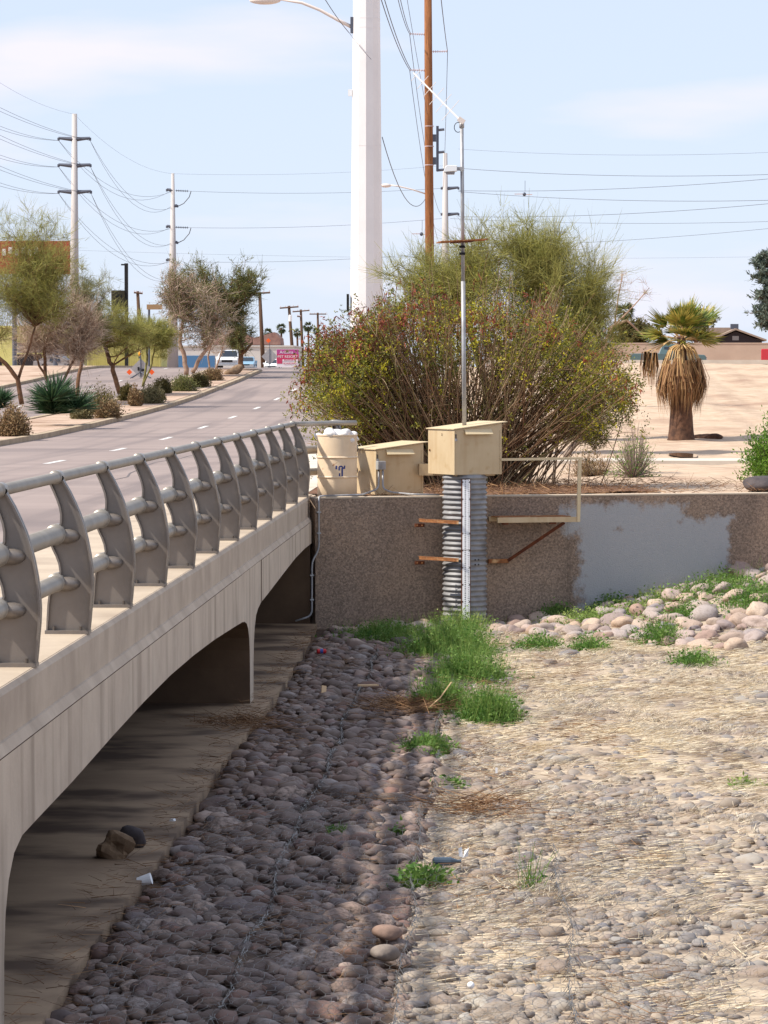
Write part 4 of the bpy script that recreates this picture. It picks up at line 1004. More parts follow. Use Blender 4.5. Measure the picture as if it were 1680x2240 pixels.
def big_bush():
    r = np.random.default_rng(3); y = 52.0; p = Vector((at(1010, 1050, y).x, y, -.05))
    t = empty('shrub', p); tag(t, 'huge many-stemmed shrub with yellow-green leaves and red-brown pods behind the boxes', 'shrub')
    k = y / FPX; N_ = 1000
    # target points on and inside the outline (photo columns), height follows the outline
    U = np.where(r.random(N_) < .28, r.uniform(662, 870, N_), r.uniform(672, 1390, N_)); top = np.interp(U, [640, 680, 720, 780, 820, 850, 950, 1100, 1230, 1320, 1370, 1400], [900, 715, 680, 680, 625, 598, 600, 600, 625, 690, 775, 830])
    low = np.interp(U, [640, 760, 900, 1150, 1300, 1400], [1000, 1005, 985, 985, 965, 850])
    top = top + 22 * np.sin(U * .045) + 16 * np.sin(U * .11 + 1) + r.normal(0, 14, N_)
    f = r.random(N_) ** .42; Vv = low + (top - low) * f
    tgt = np.stack([(U - 1010) * k, r.normal(0, .85, N_), (1040 - Vv) * k], -1)
    b0 = np.stack([r.normal(0, .42, N_) + tgt[:, 0] * .20, r.normal(0, .3, N_), np.zeros(N_)], -1)
    long_ = r.random(N_) < .06; tgt[long_] *= np.array([1.05, 1, 1.09])
    ctl = b0 * .45 + tgt * .55; ctl[:, 2] += .12 * np.abs(tgt[:, 0]) - .12; ctl += r.normal(0, .10, ctl.shape)
    path = bez(b0, ctl, tgt, 8); rad = np.linspace(.013, .0035, 8)[None] * r.uniform(.5, 1.3, (N_, 1))
    V, F = tube_np(path, rad, 4); link('stems', mesh_np('stems', V, F), 'stem', t)
    # side shoots
    M = 4200; si = r.integers(0, N_, M); ti = r.uniform(.45, 1, M); q = path[si, np.minimum((ti * 7).astype(int), 7)]
    dr_ = norm(tgt[si] - b0[si]) + r.normal(0, .55, (M, 3)); ln = r.uniform(.15, .5, M); e = q + norm(dr_) * ln[:, None]; e[:, 2] = np.maximum(e[:, 2], .05)
    pth = bez(q, (q + e) / 2 + r.normal(0, .04, (M, 3)), e, 4); V, F = tube_np(pth, np.linspace(.006, .002, 4)[None] * np.ones((M, 1)), 3); link('shoots', mesh_np('shoots', V, F), 'stem', t)
    # leaves in clumps round the shoots; pods on the upper left, yellow sprays below the rim
    def clump(idx, n_each, sig, ln, wd, m, nm, droop=0):
        K = 3; ax = norm(r.normal(size=(len(idx) * K, 3)) + np.array([0, 0, -.3 * droop]))      # leaves sit in rows along drooping leaf stalks
        base_ = np.repeat(e[idx], K, 0) + r.normal(0, sig, (len(idx) * K, 3)); m_ = max(1, n_each // K); f_ = r.uniform(0, 1, (len(base_) * m_, 1)) * .22
        c = np.repeat(base_, m_, 0) + np.repeat(ax, m_, 0) * f_ + r.normal(0, .010, (len(base_) * m_, 3)); c[:, 2] = np.maximum(c[:, 2] - f_[:, 0] ** 2 * 1.2, .03)
        D = r.normal(size=c.shape) + np.repeat(ax, m_, 0) * .6; D[:, 2] -= droop
        V, F = leaves(c, D, r.uniform(*ln, len(c)), r.uniform(*wd, len(c)), r); link(nm, mesh_np(nm, V, F), m, t)
    eu = 1010 + e[:, 0] / k; ev = 1040 - e[:, 2] / k
    tp = np.interp(eu, [640, 680, 720, 780, 820, 850, 950, 1100, 1230, 1320, 1370, 1400], [900, 720, 690, 690, 640, 612, 618, 618, 640, 700, 780, 830])
    rim = (ev - tp)
    all_ = np.arange(M); side = np.abs(eu - 1020)
    lo = r.random(M)
    dens = np.clip(np.clip((210 - rim) / 190, 0, .9) + np.clip((880 - eu) / 160, 0, .8) + np.clip((eu - 1180) / 220, 0, .7), .10, 1)
    bare = np.sin(eu * .021 + 2) * np.sin(ev * .027 + eu * .008) > .45      # thin patches where stems show
    dens = np.where(bare, dens * .35, dens)
    leafy = all_[lo < dens]
    clump(leafy, 30, .07, (.03, .06), (.008, .014), 'leaf_bush', 'foliage')
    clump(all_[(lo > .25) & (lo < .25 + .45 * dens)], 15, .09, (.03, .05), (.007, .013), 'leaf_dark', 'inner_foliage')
    pod = all_[(rim < 85) & (r.random(M) < np.interp(eu, [640, 700, 830, 950, 1100, 1300], [.6, .62, .8, .4, .28, .22]))]
    clump(pod, 15, .06, (.06, .13), (.008, .014), 'pods', 'seed_pods', 1.4)
    yel = all_[(rim > 25) & (r.random(M) < np.clip(dens, 0, .8) * .34)]
    clump(yel, 24, .05, (.03, .06), (.008, .015), 'leaf_yellow', 'yellow_sprays')
    return t
big_bush()
# brown leaf litter under the big shrub
lt = MB(); r3 = random.Random(4); pts = [(at(1010, 1000, 50).x + 3.0 * math.cos(a) * r3.uniform(.85, 1.1), 50.3 + 2.6 * math.sin(a) * r3.uniform(.85, 1.1)) for a in np.linspace(0, 6.28, 41)[:-1]]
lt.add([(x, max(y, wall_y(x) + .45), float(gz(x, y)) + .03) for x, y in pts], [tuple(range(40))]); tag(lt.build('leaf_litter', 'litter_dirt'), 'dark brown leaf litter on the ground under the huge shrub', 'litter', kind='stuff')
X = r_ = None
rl = np.random.default_rng(9); n = 5000; X = rl.normal(at(1030, 1000, 50).x, 2.2, n); Y = rl.uniform(46.5, 54, n); k = (Y > wall_y(X) + .4) & (X > -1.9); X, Y = X[k], Y[k]; n = len(X)
V, F = ribbons(np.stack([X, Y, gz(X, Y) + rl.uniform(.02, .08, n)], -1), np.stack([rl.normal(size=n), rl.normal(size=n), rl.uniform(0, .5, n)], -1), rl.uniform(.05, .28, n), rl.uniform(.002, .006, n), rl)
tag(link('twig_litter', mesh_np('twig_litter', V, F), 'deadgrass'), 'fallen twigs and dry stems scattered behind the wall', 'litter', kind='stuff')

def tree(name, label, cat, y, trunks, crowns, bark, m, group=None, seed=1, twig=(.25, .55, .010), leaf=None, tw_per=60, lf_per=0, sub=14, dy=1.0, m2=None, lf2=0, updir=.35, spread=.22):
    """trunks: polylines [(u, v, radius m)...]; crowns: (u, v, ru, rv, clumps) in photo pixels at distance y, given real depth"""
    r = np.random.default_rng(seed); k = y / FPX; b = at(trunks[0][0][0], trunks[0][0][1], y); zg = b.z
    t = empty(name, b); tag(t, label, cat, group); mb = MB(); nodes = []
    for tr in trunks:
        off = r.uniform(-.3, .3); ps = []
        for i, (u, v, rad) in enumerate(tr):
            p = at(u, v, y) - b; p.y += off * i * .5; ps.append(p)
        ps2, rd = [], []
        for i in range(len(ps) - 1):
            for q in range(3):
                f = q / 3; ps2.append(ps[i].lerp(ps[i + 1], f) + Vector(r.normal(0, tr[i][2] * .25, 3)) * (1 if q else 0)); rd.append(tr[i][2] * (1 - f) + tr[i + 1][2] * f)
        ps2.append(ps[-1]); rd.append(tr[-1][2]); mb.tube(ps2, rd, 7); nodes += [(np.array(p), q) for p, q in zip(ps2[len(ps2) // 3:], rd[len(ps2) // 3:])]
    mb.build('trunk', bark, t, True)
    NP = np.array([q[0] for q in nodes]); NR = np.array([q[1] for q in nodes])
    C, RAD = [], []
    for (u, v, ru, rv, n) in crowns:
        c = np.array((at(u, v, y) - b)[:]); a = norm(r.normal(size=(n, 3))) * (r.random((n, 1)) ** .42); C.append(c + a * np.array([ru * k, ru * k * dy, rv * k])); RAD += [min(ru, rv) * k] * n
    C = np.concatenate(C); RAD = np.array(RAD); n = len(C)
    d = np.linalg.norm(C[:, None] - NP[None], axis=-1) + .6 * np.maximum(0, NP[None, :, 2] - C[:, None, 2]); j = d.argmin(1); S0 = NP[j]
    mid = S0 * .5 + C * .5 + r.normal(0, .12, C.shape) * np.linalg.norm(C - S0, axis=1, keepdims=True); mid[:, 2] += .1 * np.linalg.norm(C - S0, axis=1)
    path = bez(S0, mid, C, 7); r0 = np.clip(NR[j] * .38, .006, .06); V, F = tube_np(path, r0[:, None] * np.linspace(1, .25, 7)[None], 4)
    V2 = []
    M = n * sub; ii = np.repeat(np.arange(n), sub); q0 = path[ii, r.integers(3, 7, M)]; e = q0 + (r.normal(size=(M, 3)) + np.array([0, 0, updir])) * (RAD[ii] * spread)[:, None]
    p2 = bez(q0, (q0 + e) / 2 + r.normal(0, .03, (M, 3)), e, 4); Vb, Fb = tube_np(p2, np.linspace(1, .4, 4)[None] * (r0[ii] * .3).clip(.003, .02)[:, None], 3)
    lo = mesh_np('limbs', np.concatenate([V, Vb]), np.concatenate([F, Fb + len(V)])); link('limbs', lo, bark, t)
    parts = []
    def spray(per, mm, nm, fn, ln, wd, seed2):
        tot = int(M * per / sub); idx = r.integers(0, M, tot); f = r.random((tot, 1)); P_ = q0[idx] * (1 - f) + e[idx] * f + r.normal(0, .05, (tot, 3)) * np.minimum(1.5, RAD[ii][idx])[:, None]
        D = (e - q0)[idx] * .6 / np.maximum(RAD[ii][idx] * .22, .01)[:, None] + r.normal(0, .75, (tot, 3)) + np.array([0, 0, updir])
        V, F = fn(P_, D, r.uniform(ln[0], ln[1], tot), r.uniform(wd * .6, wd * 1.3, tot), r); link(nm, mesh_np(nm, V, F), mm, t)
    if tw_per: spray(tw_per, m, 'crown', ribbons, twig[:2], twig[2], 1)
    if lf_per: spray(lf_per, m if leaf is None else leaf[3], 'leaves', leaves, leaf[:2], leaf[2], 2)
    if m2 and lf2: spray(lf2, m2, 'bare_twigs', ribbons, (twig[0], twig[1]), twig[2] * .7, 3)
    return t
# palo verde behind the big shrub
tree('palo_verde_tree', 'feathery yellow-green tree rising behind the huge pod-laden shrub', 'tree', 74, [[(1060, 960, .12), (1065, 860, .10), (1040, 760, .08), (1010, 660, .05)], [(1065, 860, .08), (1130, 740, .06), (1190, 620, .04)], [(1100, 800, .06), (1230, 720, .045), (1290, 640, .03)]],
     [(1000, 600, 130, 75, 34), (1120, 560, 130, 85, 40), (1240, 630, 115, 100, 40), (900, 610, 75, 55, 20), (1300, 700, 60, 100, 22), (1130, 650, 200, 80, 40), (1170, 520, 70, 40, 12), (1290, 770, 70, 80, 22), (1190, 730, 140, 60, 26), (930, 690, 80, 50, 14)], 'barkgreen', 'palo', seed=5, twig=(.2, .58, .0046), tw_per=125, sub=16, leaf=(.02, .05, .007, 'palo'), lf_per=30, spread=.36)
tree('palo_verde_tree', 'sparse brown-twigged low branches right of the huge shrub', 'tree', 60, [[(1235, 1000, .06), (1290, 930, .045), (1340, 860, .03)]],
     [(1300, 905, 80, 55, 20), (1220, 900, 80, 60, 16), (1270, 960, 70, 40, 14)], 'stemgrey', 'leaf_olive', seed=6, twig=(.10, .3, .006), tw_per=60, sub=8, leaf=(.03, .06, .012, 'leaf_bush'), lf_per=30)

# short skirted fan palm
def fan(mb, p, d, L, n, spread, rng_, width, fold=.25, droop=.0):
    d = d.normalized(); s = d.cross(Vector((0, 0, 1))); s = s.normalized() if s.length > .01 else Vector((1, 0, 0)); s = Matrix.Rotation(rng_.uniform(-.6, .6), 3, d) @ s; nn = s.cross(d)
    for i in range(n):
        a = (i / (n - 1) - .5) * spread; dd = d * math.cos(a) + s * math.sin(a) + nn * rng_.uniform(-fold, fold); ll = L * (1 - .25 * abs(a) / (spread / 2)) * rng_.uniform(.85, 1.1)
        tip = p + dd * ll + Vector((0, 0, -droop * ll)); w_ = (s * math.cos(a) - d * math.sin(a)) * width; m_ = p + dd * ll * .55
        mb.add([p, m_ + w_, tip, m_ - w_], [(0, 1, 2, 3)])
def skirt_palm():
    y = 86.6; b = at(1490, 962, y); k = y / FPX; t = empty('fan_palm', b); tag(t, 'short fan palm with a shaggy skirt of dead fronds on the sandy slope', 'palm'); r = random.Random(8)
    pr = [(.42, -.1), (.36, .05), (.33, .3), (.31, .6), (.27, 1.1), (.20, 1.7), (.14, 2.3), (.11, 2.8)]
    MB().lathe(pr, 18).build('trunk', 'palmtrunk', t, True)
    hub = Vector((0, 0, 2.72))
    for i in range(25):
        a = r.uniform(0, 6.28); el = r.uniform(-.15, 1.3); d = Vector((math.cos(a) * math.cos(el), math.sin(a) * math.cos(el), math.sin(el))); st = r.uniform(.32, .62)
        mb = MB(); q = hub + d * st; fan(mb, q, d, r.uniform(.62, .88), 36, 2.5, r, .028, .10); ob = mb.build('frond', 'frond', t); MB().tube([hub, q], [.016, .009], 5).build('stalk', 'frond_stalk', ob)
    fan_r = MB(); q = hub + Vector((.55, -.1, .42)); fan(fan_r, q, Vector((.8, -.1, .62)), .85, 30, 1.9, r, .018, .15); fan_r.build('frond', 'frond', t)
    for i in range(64):                                            # dead fronds hanging against the trunk
        a = r.uniform(0, 6.28); o_ = Vector((math.cos(a), math.sin(a), 0)); top = hub + Vector((0, 0, -.10)); z1 = r.uniform(1.95, 2.2); q = o_ * r.uniform(.34, .56) + Vector((0, 0, z1))
        mb = MB(); L = r.uniform(.75, 1.5)
        for j in range(16):
            w0 = r.uniform(-.2, .2); tang = Vector((-o_.y, o_.x, 0)); p1 = q + tang * w0 * .5; p2 = q + tang * w0 * 1.25 + o_ * r.uniform(0, .2) + Vector((0, 0, -L * .5)); p3 = q + tang * w0 * 1.2 + o_ * r.uniform(-.14, .10) + Vector((0, 0, -L * r.uniform(.8, 1.05))); ww = tang * .011
            mb.add([p1 - ww, p1 + ww, p2 + ww * 1.2, p2 - ww * 1.2], [(0, 1, 2, 3)]); mb.add([p2 - ww * 1.2, p2 + ww * 1.2, p3], [(0, 1, 2)])
        ob = mb.build('dead_frond', 'frond_dead', t); MB().tube([top, (top + q) / 2 + o_ * .10 + Vector((0, 0, .08)), q], [.014, .013, .010], 5).build('stalk', 'frond_stalk', ob)
    for i in range(5):                                             # loose fronds hanging out to the left
        q = Vector((-.72 - .07 * i, -.1 + .05 * i, 2.38 - .05 * r.random())); mb = MB(); top = hub + Vector((-.05, 0, .15))
        for j in range(12):
            w0 = r.uniform(-.07, .07); p3 = q + Vector((w0 * 1.3, 0, -r.uniform(.55, .95 if i != 1 else 1.25))); ww = Vector((.010, 0, 0)); p1 = q + Vector((w0, 0, 0)); m_ = p1.lerp(p3, .5) + Vector((w0, 0, 0))
            mb.add([p1 - ww, p1 + ww, m_ + ww, m_ - ww], [(0, 1, 2, 3)]); mb.add([m_ - ww, m_ + ww, p3], [(0, 1, 2)])
        ob = mb.build('dead_frond', 'frond_dead', t); MB().tube([top, Vector((-.4, 0, 2.62)), q], [.012, .011, .008], 5).build('stalk', 'frond_stalk', ob)
skirt_palm()

def mound(name, label, u, v, wpx, hpx, y, m, stemm='stemgrey', n=2600, seed=1, leaf=(.04, .09, .014), cat='shrub', group=None, stems=60, flat=.9, base=True):
    r = np.random.default_rng(seed); p = at(u, v, y); p.z = float(gz(p.x, y)) if base else p.z; k = y / FPX; w_, h_ = wpx * k / 2, hpx * k
    t = empty(name, p); tag(t, label, cat, group)
    a = norm(r.normal(size=(stems, 3))); a[:, 2] = np.abs(a[:, 2]); e = a * np.array([w_, w_, h_]) * r.uniform(.6, 1, (stems, 1)); b0 = e * .08; b0[:, 2] = 0
    V, F = tube_np(bez(b0, e * .55 + r.normal(0, .05, e.shape) * w_, e, 5), np.linspace(.016, .004, 5)[None] * np.ones((stems, 1)) * max(.5, min(1.2, w_)), 4); link('stems', mesh_np('stems', V, F), stemm, t)
    c = e[r.integers(0, stems, n)] * r.uniform(.45, 1.02, (n, 1)) ** flat + r.normal(0, .13, (n, 3)) * w_; c[:, 2] = np.maximum(c[:, 2], .02)
    D = c * .7 / max(w_, .1) + r.normal(0, .7, c.shape); D[:, 2] += .4
    V, F = leaves(c, D, r.uniform(leaf[0], leaf[1], n), r.uniform(leaf[2] * .6, leaf[2] * 1.3, n), r); link('foliage', mesh_np('foliage', V, F), m, t); return t
mound('shrub', 'wispy grey-stemmed shrub with yellow flecks standing before the footpath', 1385, 1040, 130, 120, 57, 'green_fresh', n=900, seed=31, leaf=(.03, .06, .009), stems=150)
mound('shrub', 'grey twiggy top of dead stems above the wispy shrub', 1390, 1010, 90, 130, 57.4, 'leaf_sage', n=500, seed=32, leaf=(.03, .08, .004), stems=130)
mound('shrub', 'bright green shrub cut off by the right edge', 1690, 1048, 150, 165, 55, 'green_fresh', n=9000, seed=33, leaf=(.03, .07, .013))
mound('shrub', 'low dry brown brush at the foot of the huge shrub', 1290, 1015, 120, 50, 58, 'leaf_brown', n=1400, seed=34, leaf=(.05, .16, .006))
# dark boulder and puddle behind the wall
pb = at(1665, 1066, 49.9); b1 = lump((0, 0, 0), (.36, .30, .13), 5, 24, 14, .25).build('boulder', 'boulder_dark', None, True); b1.location = (pb.x + .05, 49.9, .06); tag(b1, 'long dark rounded boulder lying behind the wall at the right edge', 'boulder')
pu = MB().add([(at(1496, 996, 71).x + .30 * math.cos(a) * (1 + .15 * math.sin(3 * a)), 71 + 2.2 * math.sin(a), float(gz(4, 71)) + .045) for a in np.linspace(0, 6.28, 25)[:-1]], [tuple(range(24))]); tag(pu.build('puddle', 'water'), kind='structure')
for i, (u, v, s) in enumerate(((1530, 962, .22), (1552, 958, .30))):
    q = at(u, v, 87.5); o_ = lump((0, 0, 0), (s, s * .8, s * .4), 20 + i, 14, 8, .5).build('clod', 'palmtrunk', None, True); o_.location = (q.x, 87.5, float(gz(q.x, 87.5)) + .03); tag(o_, ('smaller' if i == 0 else 'larger') + ' dark clod of debris right of the skirted palm', 'debris', 'clods beside the palm')

# ------------------------------------------------------------------ median planting
MG, MS = 'trees along the road median', 'shrubs along the road median'
def my(v):            # distance of a point on the median surface seen at row v
    ys = np.linspace(88, 188, 400); vs_ = 826 + (1.72 - (road_z(ys) + .14)) * FPX / ys; return float(np.interp(-v, -vs_, ys))
tree('palo_verde_tree', 'large olive-green palo verde with a dark leaning trunk at the left edge', 'tree', my(886), [[(48, 884, .11), (40, 830, .10), (14, 795, .09), (-20, 760, .07)], [(40, 830, .07), (60, 770, .05), (75, 715, .035)]],
     [(20, 600, 120, 85, 44), (105, 580, 70, 65, 32), (-20, 670, 90, 70, 24), (105, 650, 65, 55, 22), (40, 505, 75, 60, 16), (110, 520, 50, 50, 10)], 'bark', 'palo', MG, 11, (.25, .65, .007), tw_per=130, sub=16, spread=.3)
tree('mesquite_tree', 'pinkish bare-twigged tree with several forked trunks behind the yucca', 'tree', my(880), [[(120, 866, .09), (100, 820, .08), (98, 770, .07), (110, 720, .05)], [(122, 866, .07), (150, 810, .06), (170, 770, .05)], [(115, 850, .06), (85, 800, .05), (70, 740, .03)]],
     [(125, 705, 90, 85, 50), (175, 735, 60, 65, 30), (75, 735, 60, 50, 22)], 'bark', 'bare_twig', MG, 12, (.25, .6, .007), tw_per=115, sub=16, spread=.28)
tree('palo_verde_tree', 'thin grey-green tree with straight trunk right of the yucca', 'tree', my(866), [[(166, 872, .10), (172, 820, .09), (184, 765, .08), (186, 720, .05)]],
     [(205, 660, 55, 70, 22), (160, 630, 40, 60, 10), (215, 720, 45, 40, 14)], 'bark', 'palo_grey', MG, 13, (.22, .5, .0075), tw_per=150, sub=12)
tree('palo_verde_tree', 'tree with thick brown trunk curving left and a flat green crown under the dark sign', 'tree', my(862), [[(262, 860, .12), (246, 810, .11), (236, 780, .10), (226, 748, .09)], [(226, 750, .06), (200, 720, .05)], [(230, 755, .06), (262, 712, .045), (268, 695, .03)]],
     [(222, 722, 80, 46, 40), (285, 742, 60, 32, 26), (190, 745, 50, 36, 20), (225, 690, 45, 34, 14)], 'bark', 'palo', MG, 14, (.22, .5, .0075), tw_per=130, sub=14, spread=.28)
tree('palo_verde_tree', 'slim yellow-green forked tree in front of the warning sign', 'tree', my(848), [[(312, 846, .06), (318, 812, .055), (322, 780, .05), (320, 750, .04)], [(313, 842, .05), (330, 805, .045), (338, 770, .04), (342, 740, .03)]],
     [(325, 725, 60, 38, 30), (358, 745, 30, 40, 16), (300, 735, 45, 30, 18)], 'barkgreen', 'palo', MG, 15, (.2, .45, .008), tw_per=150, sub=12)
tree('mesquite_tree', 'tree of pale bare twigs and grey-green leaves with two dark trunks', 'tree', my(822), [[(407, 820, .14), (404, 785, .13), (393, 748, .11), (400, 700, .08)], [(420, 815, .12), (440, 780, .11), (462, 752, .09), (480, 700, .06)]],
     [(425, 680, 75, 85, 50), (390, 640, 45, 75, 26), (470, 715, 50, 50, 24)], 'barkpale', 'bare_twig', MG, 16, (.3, .7, .009), tw_per=60, sub=14, leaf=(.08, .18, .020, 'leaf_med'), lf_per=130, spread=.28)
tree('mesquite_tree', 'taller leafy olive tree at the far end of the median', 'tree', my(810), [[(530, 806, .16), (527, 770, .15), (520, 735, .12), (505, 690, .09)], [(528, 775, .10), (552, 750, .07)]],
     [(510, 660, 50, 85, 40), (455, 612, 65, 48, 30), (535, 615, 42, 50, 24), (400, 615, 45, 45, 18), (515, 735, 42, 40, 18)], 'bark', 'leaf_med', MG, 17, (.3, .7, .010), tw_per=50, sub=14, leaf=(.09, .22, .022, 'leaf_med'), lf_per=120)
tree('mesquite_tree', 'small bare pale tree between the two trunks and the pickup', 'tree', my(816), [[(458, 812, .06), (455, 780, .05), (466, 740, .04)], [(470, 812, .05), (485, 770, .04), (492, 735, .03)]],
     [(475, 735, 40, 40, 16)], 'barkpale', 'bare_twig', MG, 18, (.25, .6, .011), tw_per=40, sub=10)
def yucca(label, u, v, wpx, hpx, y, n, seed):
    r = np.random.default_rng(seed); p = at(u, v, y); k = y / FPX; t = empty('yucca', p); tag(t, label, 'yucca', 'yuccas in the median')
    for h in range(5):
        c = np.array([r.normal(0, .30), r.normal(0, .25), r.uniform(.2, .8)]) * wpx * k * .5; m_ = n // 5
        D = r.normal(size=(m_, 3)); D[:, 2] = np.abs(D[:, 2]) * .9 + .1; V, F = ribbons(np.repeat(c[None], m_, 0), D, r.uniform(.55, .85, m_) * wpx * k * .5, np.full(m_, .03), r, .15, .08); link('rosette', mesh_np('rosette', V, F), 'yucca', t)
yucca('large dark green yucca with sword leaves beside the kerb', 110, 928, 165, 84, my(930), 1300, 1)
yucca('partly hidden yucca at the left edge behind the brown shrub', 8, 906, 90, 50, my(908), 500, 2)
for i, (u, v, w_, h_, m_, lab) in enumerate([
        (28, 954, 75, 64, 'leaf_brown', 'rounded brown shrub at the left edge below the yucca'), (215, 906, 100, 55, 'leaf_olive', 'broad olive mound of shrub right of the yucca'),
        (180, 916, 45, 40, 'leaf_sage', 'small grey-brown shrub between yucca and olive mound'), (236, 914, 55, 34, 'leaf_brown', 'low brown shrub in front of the olive mound'),
        (296, 888, 28, 42, 'leaf_brown', 'little upright brown shrub on a bare stem'), (330, 882, 55, 36, 'leaf_sage', 'pale sage shrub right of the little upright one'),
        (276, 876, 30, 34, 'leaf_olive', 'olive shrub behind the little upright one'), (356, 860, 42, 32, 'leaf_olive', 'rounded olive shrub under the slim forked tree'),
        (402, 855, 60, 32, 'leaf_med', 'green shrub in front of the two dark trunks'), (436, 846, 45, 28, 'leaf_olive', 'low olive shrub right of the two dark trunks'),
        (466, 832, 42, 26, 'leaf_brown', 'tan dry shrub near the pickup'), (350, 875, 22, 20, 'leaf_sage', 'tiny sage shrub at the kerb')]):
    mound('shrub', lab, u, v, w_ * 1.15, h_ * 1.15, my(v), m_, n=4600, seed=50 + i, leaf=(.05, .12, .020), group=MS, base=False, stems=140)
rk = lump((0, 0, 0), (.55, .4, .28), 31, 16, 9, .4).build('boulder', 'rock_tan', None, True); q = at(512, 812, my(818)); rk.location = (q.x, q.y, float(road_z(q.y)) + .3); rk.rotation_euler = (0, -.4, 0); tag(rk, 'tilted tan boulder at the far end of the median', 'boulder')

# ------------------------------------------------------------------ poles and wires
def wire(a, b, sag, label, r=.010, n=14, name='power_line', group='overhead power lines'):
    a, b = Vector(a), Vector(b); pts = []
    for i in range(n + 1):
        t = i / n; p = a.lerp(b, t); p.z -= 4 * sag * t * (1 - t); pts.append(p - a)
    o = MB().tube(pts, r, 5).build(name, 'cable', None, True); o.location = a; return tag(o, label, 'cable', group)
def zground(y, x): return float(gz(x, y))
# big white faceted pole with lamp arm
y = 85.0; b = at(802, 900, y); b.z = -.15; wp = empty('steel_pole', b); tag(wp, 'massive white faceted steel pole rising out of the picture behind the shrub', 'pole')
k = y / FPX; th = at(803, -220, y).z - b.z
MB().lathe([(38.5 * k, 0), (29.2 * k, at(800, 0, y).z - b.z), (26.5 * k, th)], 12).build('shaft', 'polewhite', wp)
for v in (42, 62, 320):
    z = at(800, v, y).z - b.z; rr = (38.5 - 9.3 * z / (at(800, 0, y).z - b.z)) * k; MB().lathe([(rr + .004, 0), (rr + .004, .015)], 12, (0, 0, z)).build('seam_band', 'polewhite', wp)
def rel(u, v, yy=y): return at(u, v, yy) - b
arm = [rel(775, 62), rel(740, 44), rel(700, 22), rel(660, 6), rel(612, -2)]
MB().tube(arm, [.05, .045, .04, .038, .035], 8).build('lamp_arm', 'lamp', wp, True); MB().box(rel(770, 55), (.08, .14, .42)).build('arm_bracket', 'hardware', wp)
MB().ell(rel(580, 1), (.42, .16, .11), 14, 8).build('lamp_head', 'lamp', wp, True)
MB().box(rel(766, 203), (.11, .1, .17)).build('photocell', 'paintwhite', wp); MB().box(rel(761, 662), (.05, .4, .45)).build('sign_plate', 'black', wp)
# wood pole
y = 125.0; b = at(941, 800, y); b.z = 1.0; wd = empty('utility_pole', b); tag(wd, 'tall brown wooden utility pole right of the white steel pole', 'pole'); k = y / FPX
MB().tube([(0, 0, 0), rel(940, 580, y), rel(938, 300, y), rel(936, -60, y)], [.19, .178, .165, .145], 14).build('shaft', 'wood', wd, True)
def insul(a, c_, parent, r=.035, nsh=7, m='insul'):
    a, c_ = Vector(a), Vector(c_); mb = MB().tube([a, c_], r * .5, 6)
    for i in range(nsh):
        t = (i + .5) / nsh; p = a.lerp(c_, t); d = (c_ - a).normalized() * .012; mb.tube([p - d, p + d], r * 1.5, 8)
    return mb.build('insulator', m, parent)
WT = {}
for key, (u0, v0, u1, v1) in dict(a=(930, 75, 896, 74), b=(946, 113, 979, 112), c=(930, 154, 896, 153)).items():
    insul(rel(u0, v0, y), rel(u1, v1, y), wd); WT[key] = at(u1, v1, y)
MB().box(rel(957, 325, y), (.10, .1, 1.75)).build('rack', 'hardware', wd)
for v in (285, 334, 373): MB().tube([rel(955, v, y), rel(972, v - 2, y)], .05, 8).build('rack_arm', 'hardware', wd)
for v in (302, 352): MB().box(rel(950, v, y), (.14, .12, .28)).build('rack_bracket', 'hardware', wd)
for v in (277, 321, 362): MB().lathe([(.182, 0), (.182, .03)], 14, tuple(rel(939, v, y))).build('pole_band', 'insul', wd)
la = [rel(931, 424, y), rel(900, 414, y), rel(870, 407, y), rel(852, 405, y)]; MB().tube(la, .03, 6).build('lamp_arm', 'lamp', wd, True); MB().ell(rel(844, 406, y), (.22, .12, .08), 12, 6).build('lamp_head', 'lamp', wd, True)
# left steel poles
def steel_pole(label, u, vtop, yy, rb, rt, arms, ubase=None, m='polegrey'):
    b_ = at(u, 800, yy); b_.z = zground(yy, b_.x) - .3; t = empty('steel_pole', b_); tag(t, label, 'pole'); top = at(u, vtop, yy)
    MB().tube([(0, 0, 0), top - b_], [rb, rt], 14).build('shaft', m, t, True); tips = []
    for (v, ul, ur) in arms:
        for uu_ in (ul, ur):
            if uu_ is None: continue
            p = at(u, v, yy); q_ = at(uu_, v - 3, yy); MB().tube([p - b_, q_ - b_], [.16, .09], 6).build('arm', 'hardware', t)
            MB().tube([q_ - b_ + Vector((0, 0, .02)), q_ - b_ + Vector((0, 0, -.16))], .08, 6).build('clamp', 'hardware', t); tips.append(q_ + Vector((0, 0, -.15)))
    return t, tips
p1, t1 = steel_pole('pale steel pole with three double arms beside the red billboard', 163, 249, 200, .33, .16, [(305, 128, 197), (363, 128, 198), (421, 128, 199)])
p2, t2 = steel_pole('grey steel pole with dark dead-end insulators above the median trees', 378, 379, 232, .42, .11, [(417, 365, None), (452, None, 388), (497, 365, None), (532, None, 388), (570, 365, None)])
p3, t3 = steel_pole('pale steel pole just right of the brown wooden pole', 974, 335, 236, .40, .16, [(413, 966, 1003), (470, 966, 1003)])
bb = Vector(p2.location)
for v in (417, 497):
    insul(at(384, v, 232) - bb, at(412, v + 1, 232) - bb, p2, .06, 7, 'hardware')
    jp = [at(418, v + 1, 232) - bb, at(414, v + 14, 232) - bb, at(402, v + 28, 232) - bb, at(388, v + 35, 232) - bb]; MB().tube(jp, .03, 5).build('jumper', 'cable', p2)
side = ['left', 'right']; lev = ['top', 'middle', 'lowest']
P2V = {0: (417, 452), 1: (497, 532), 2: (570, 610)}
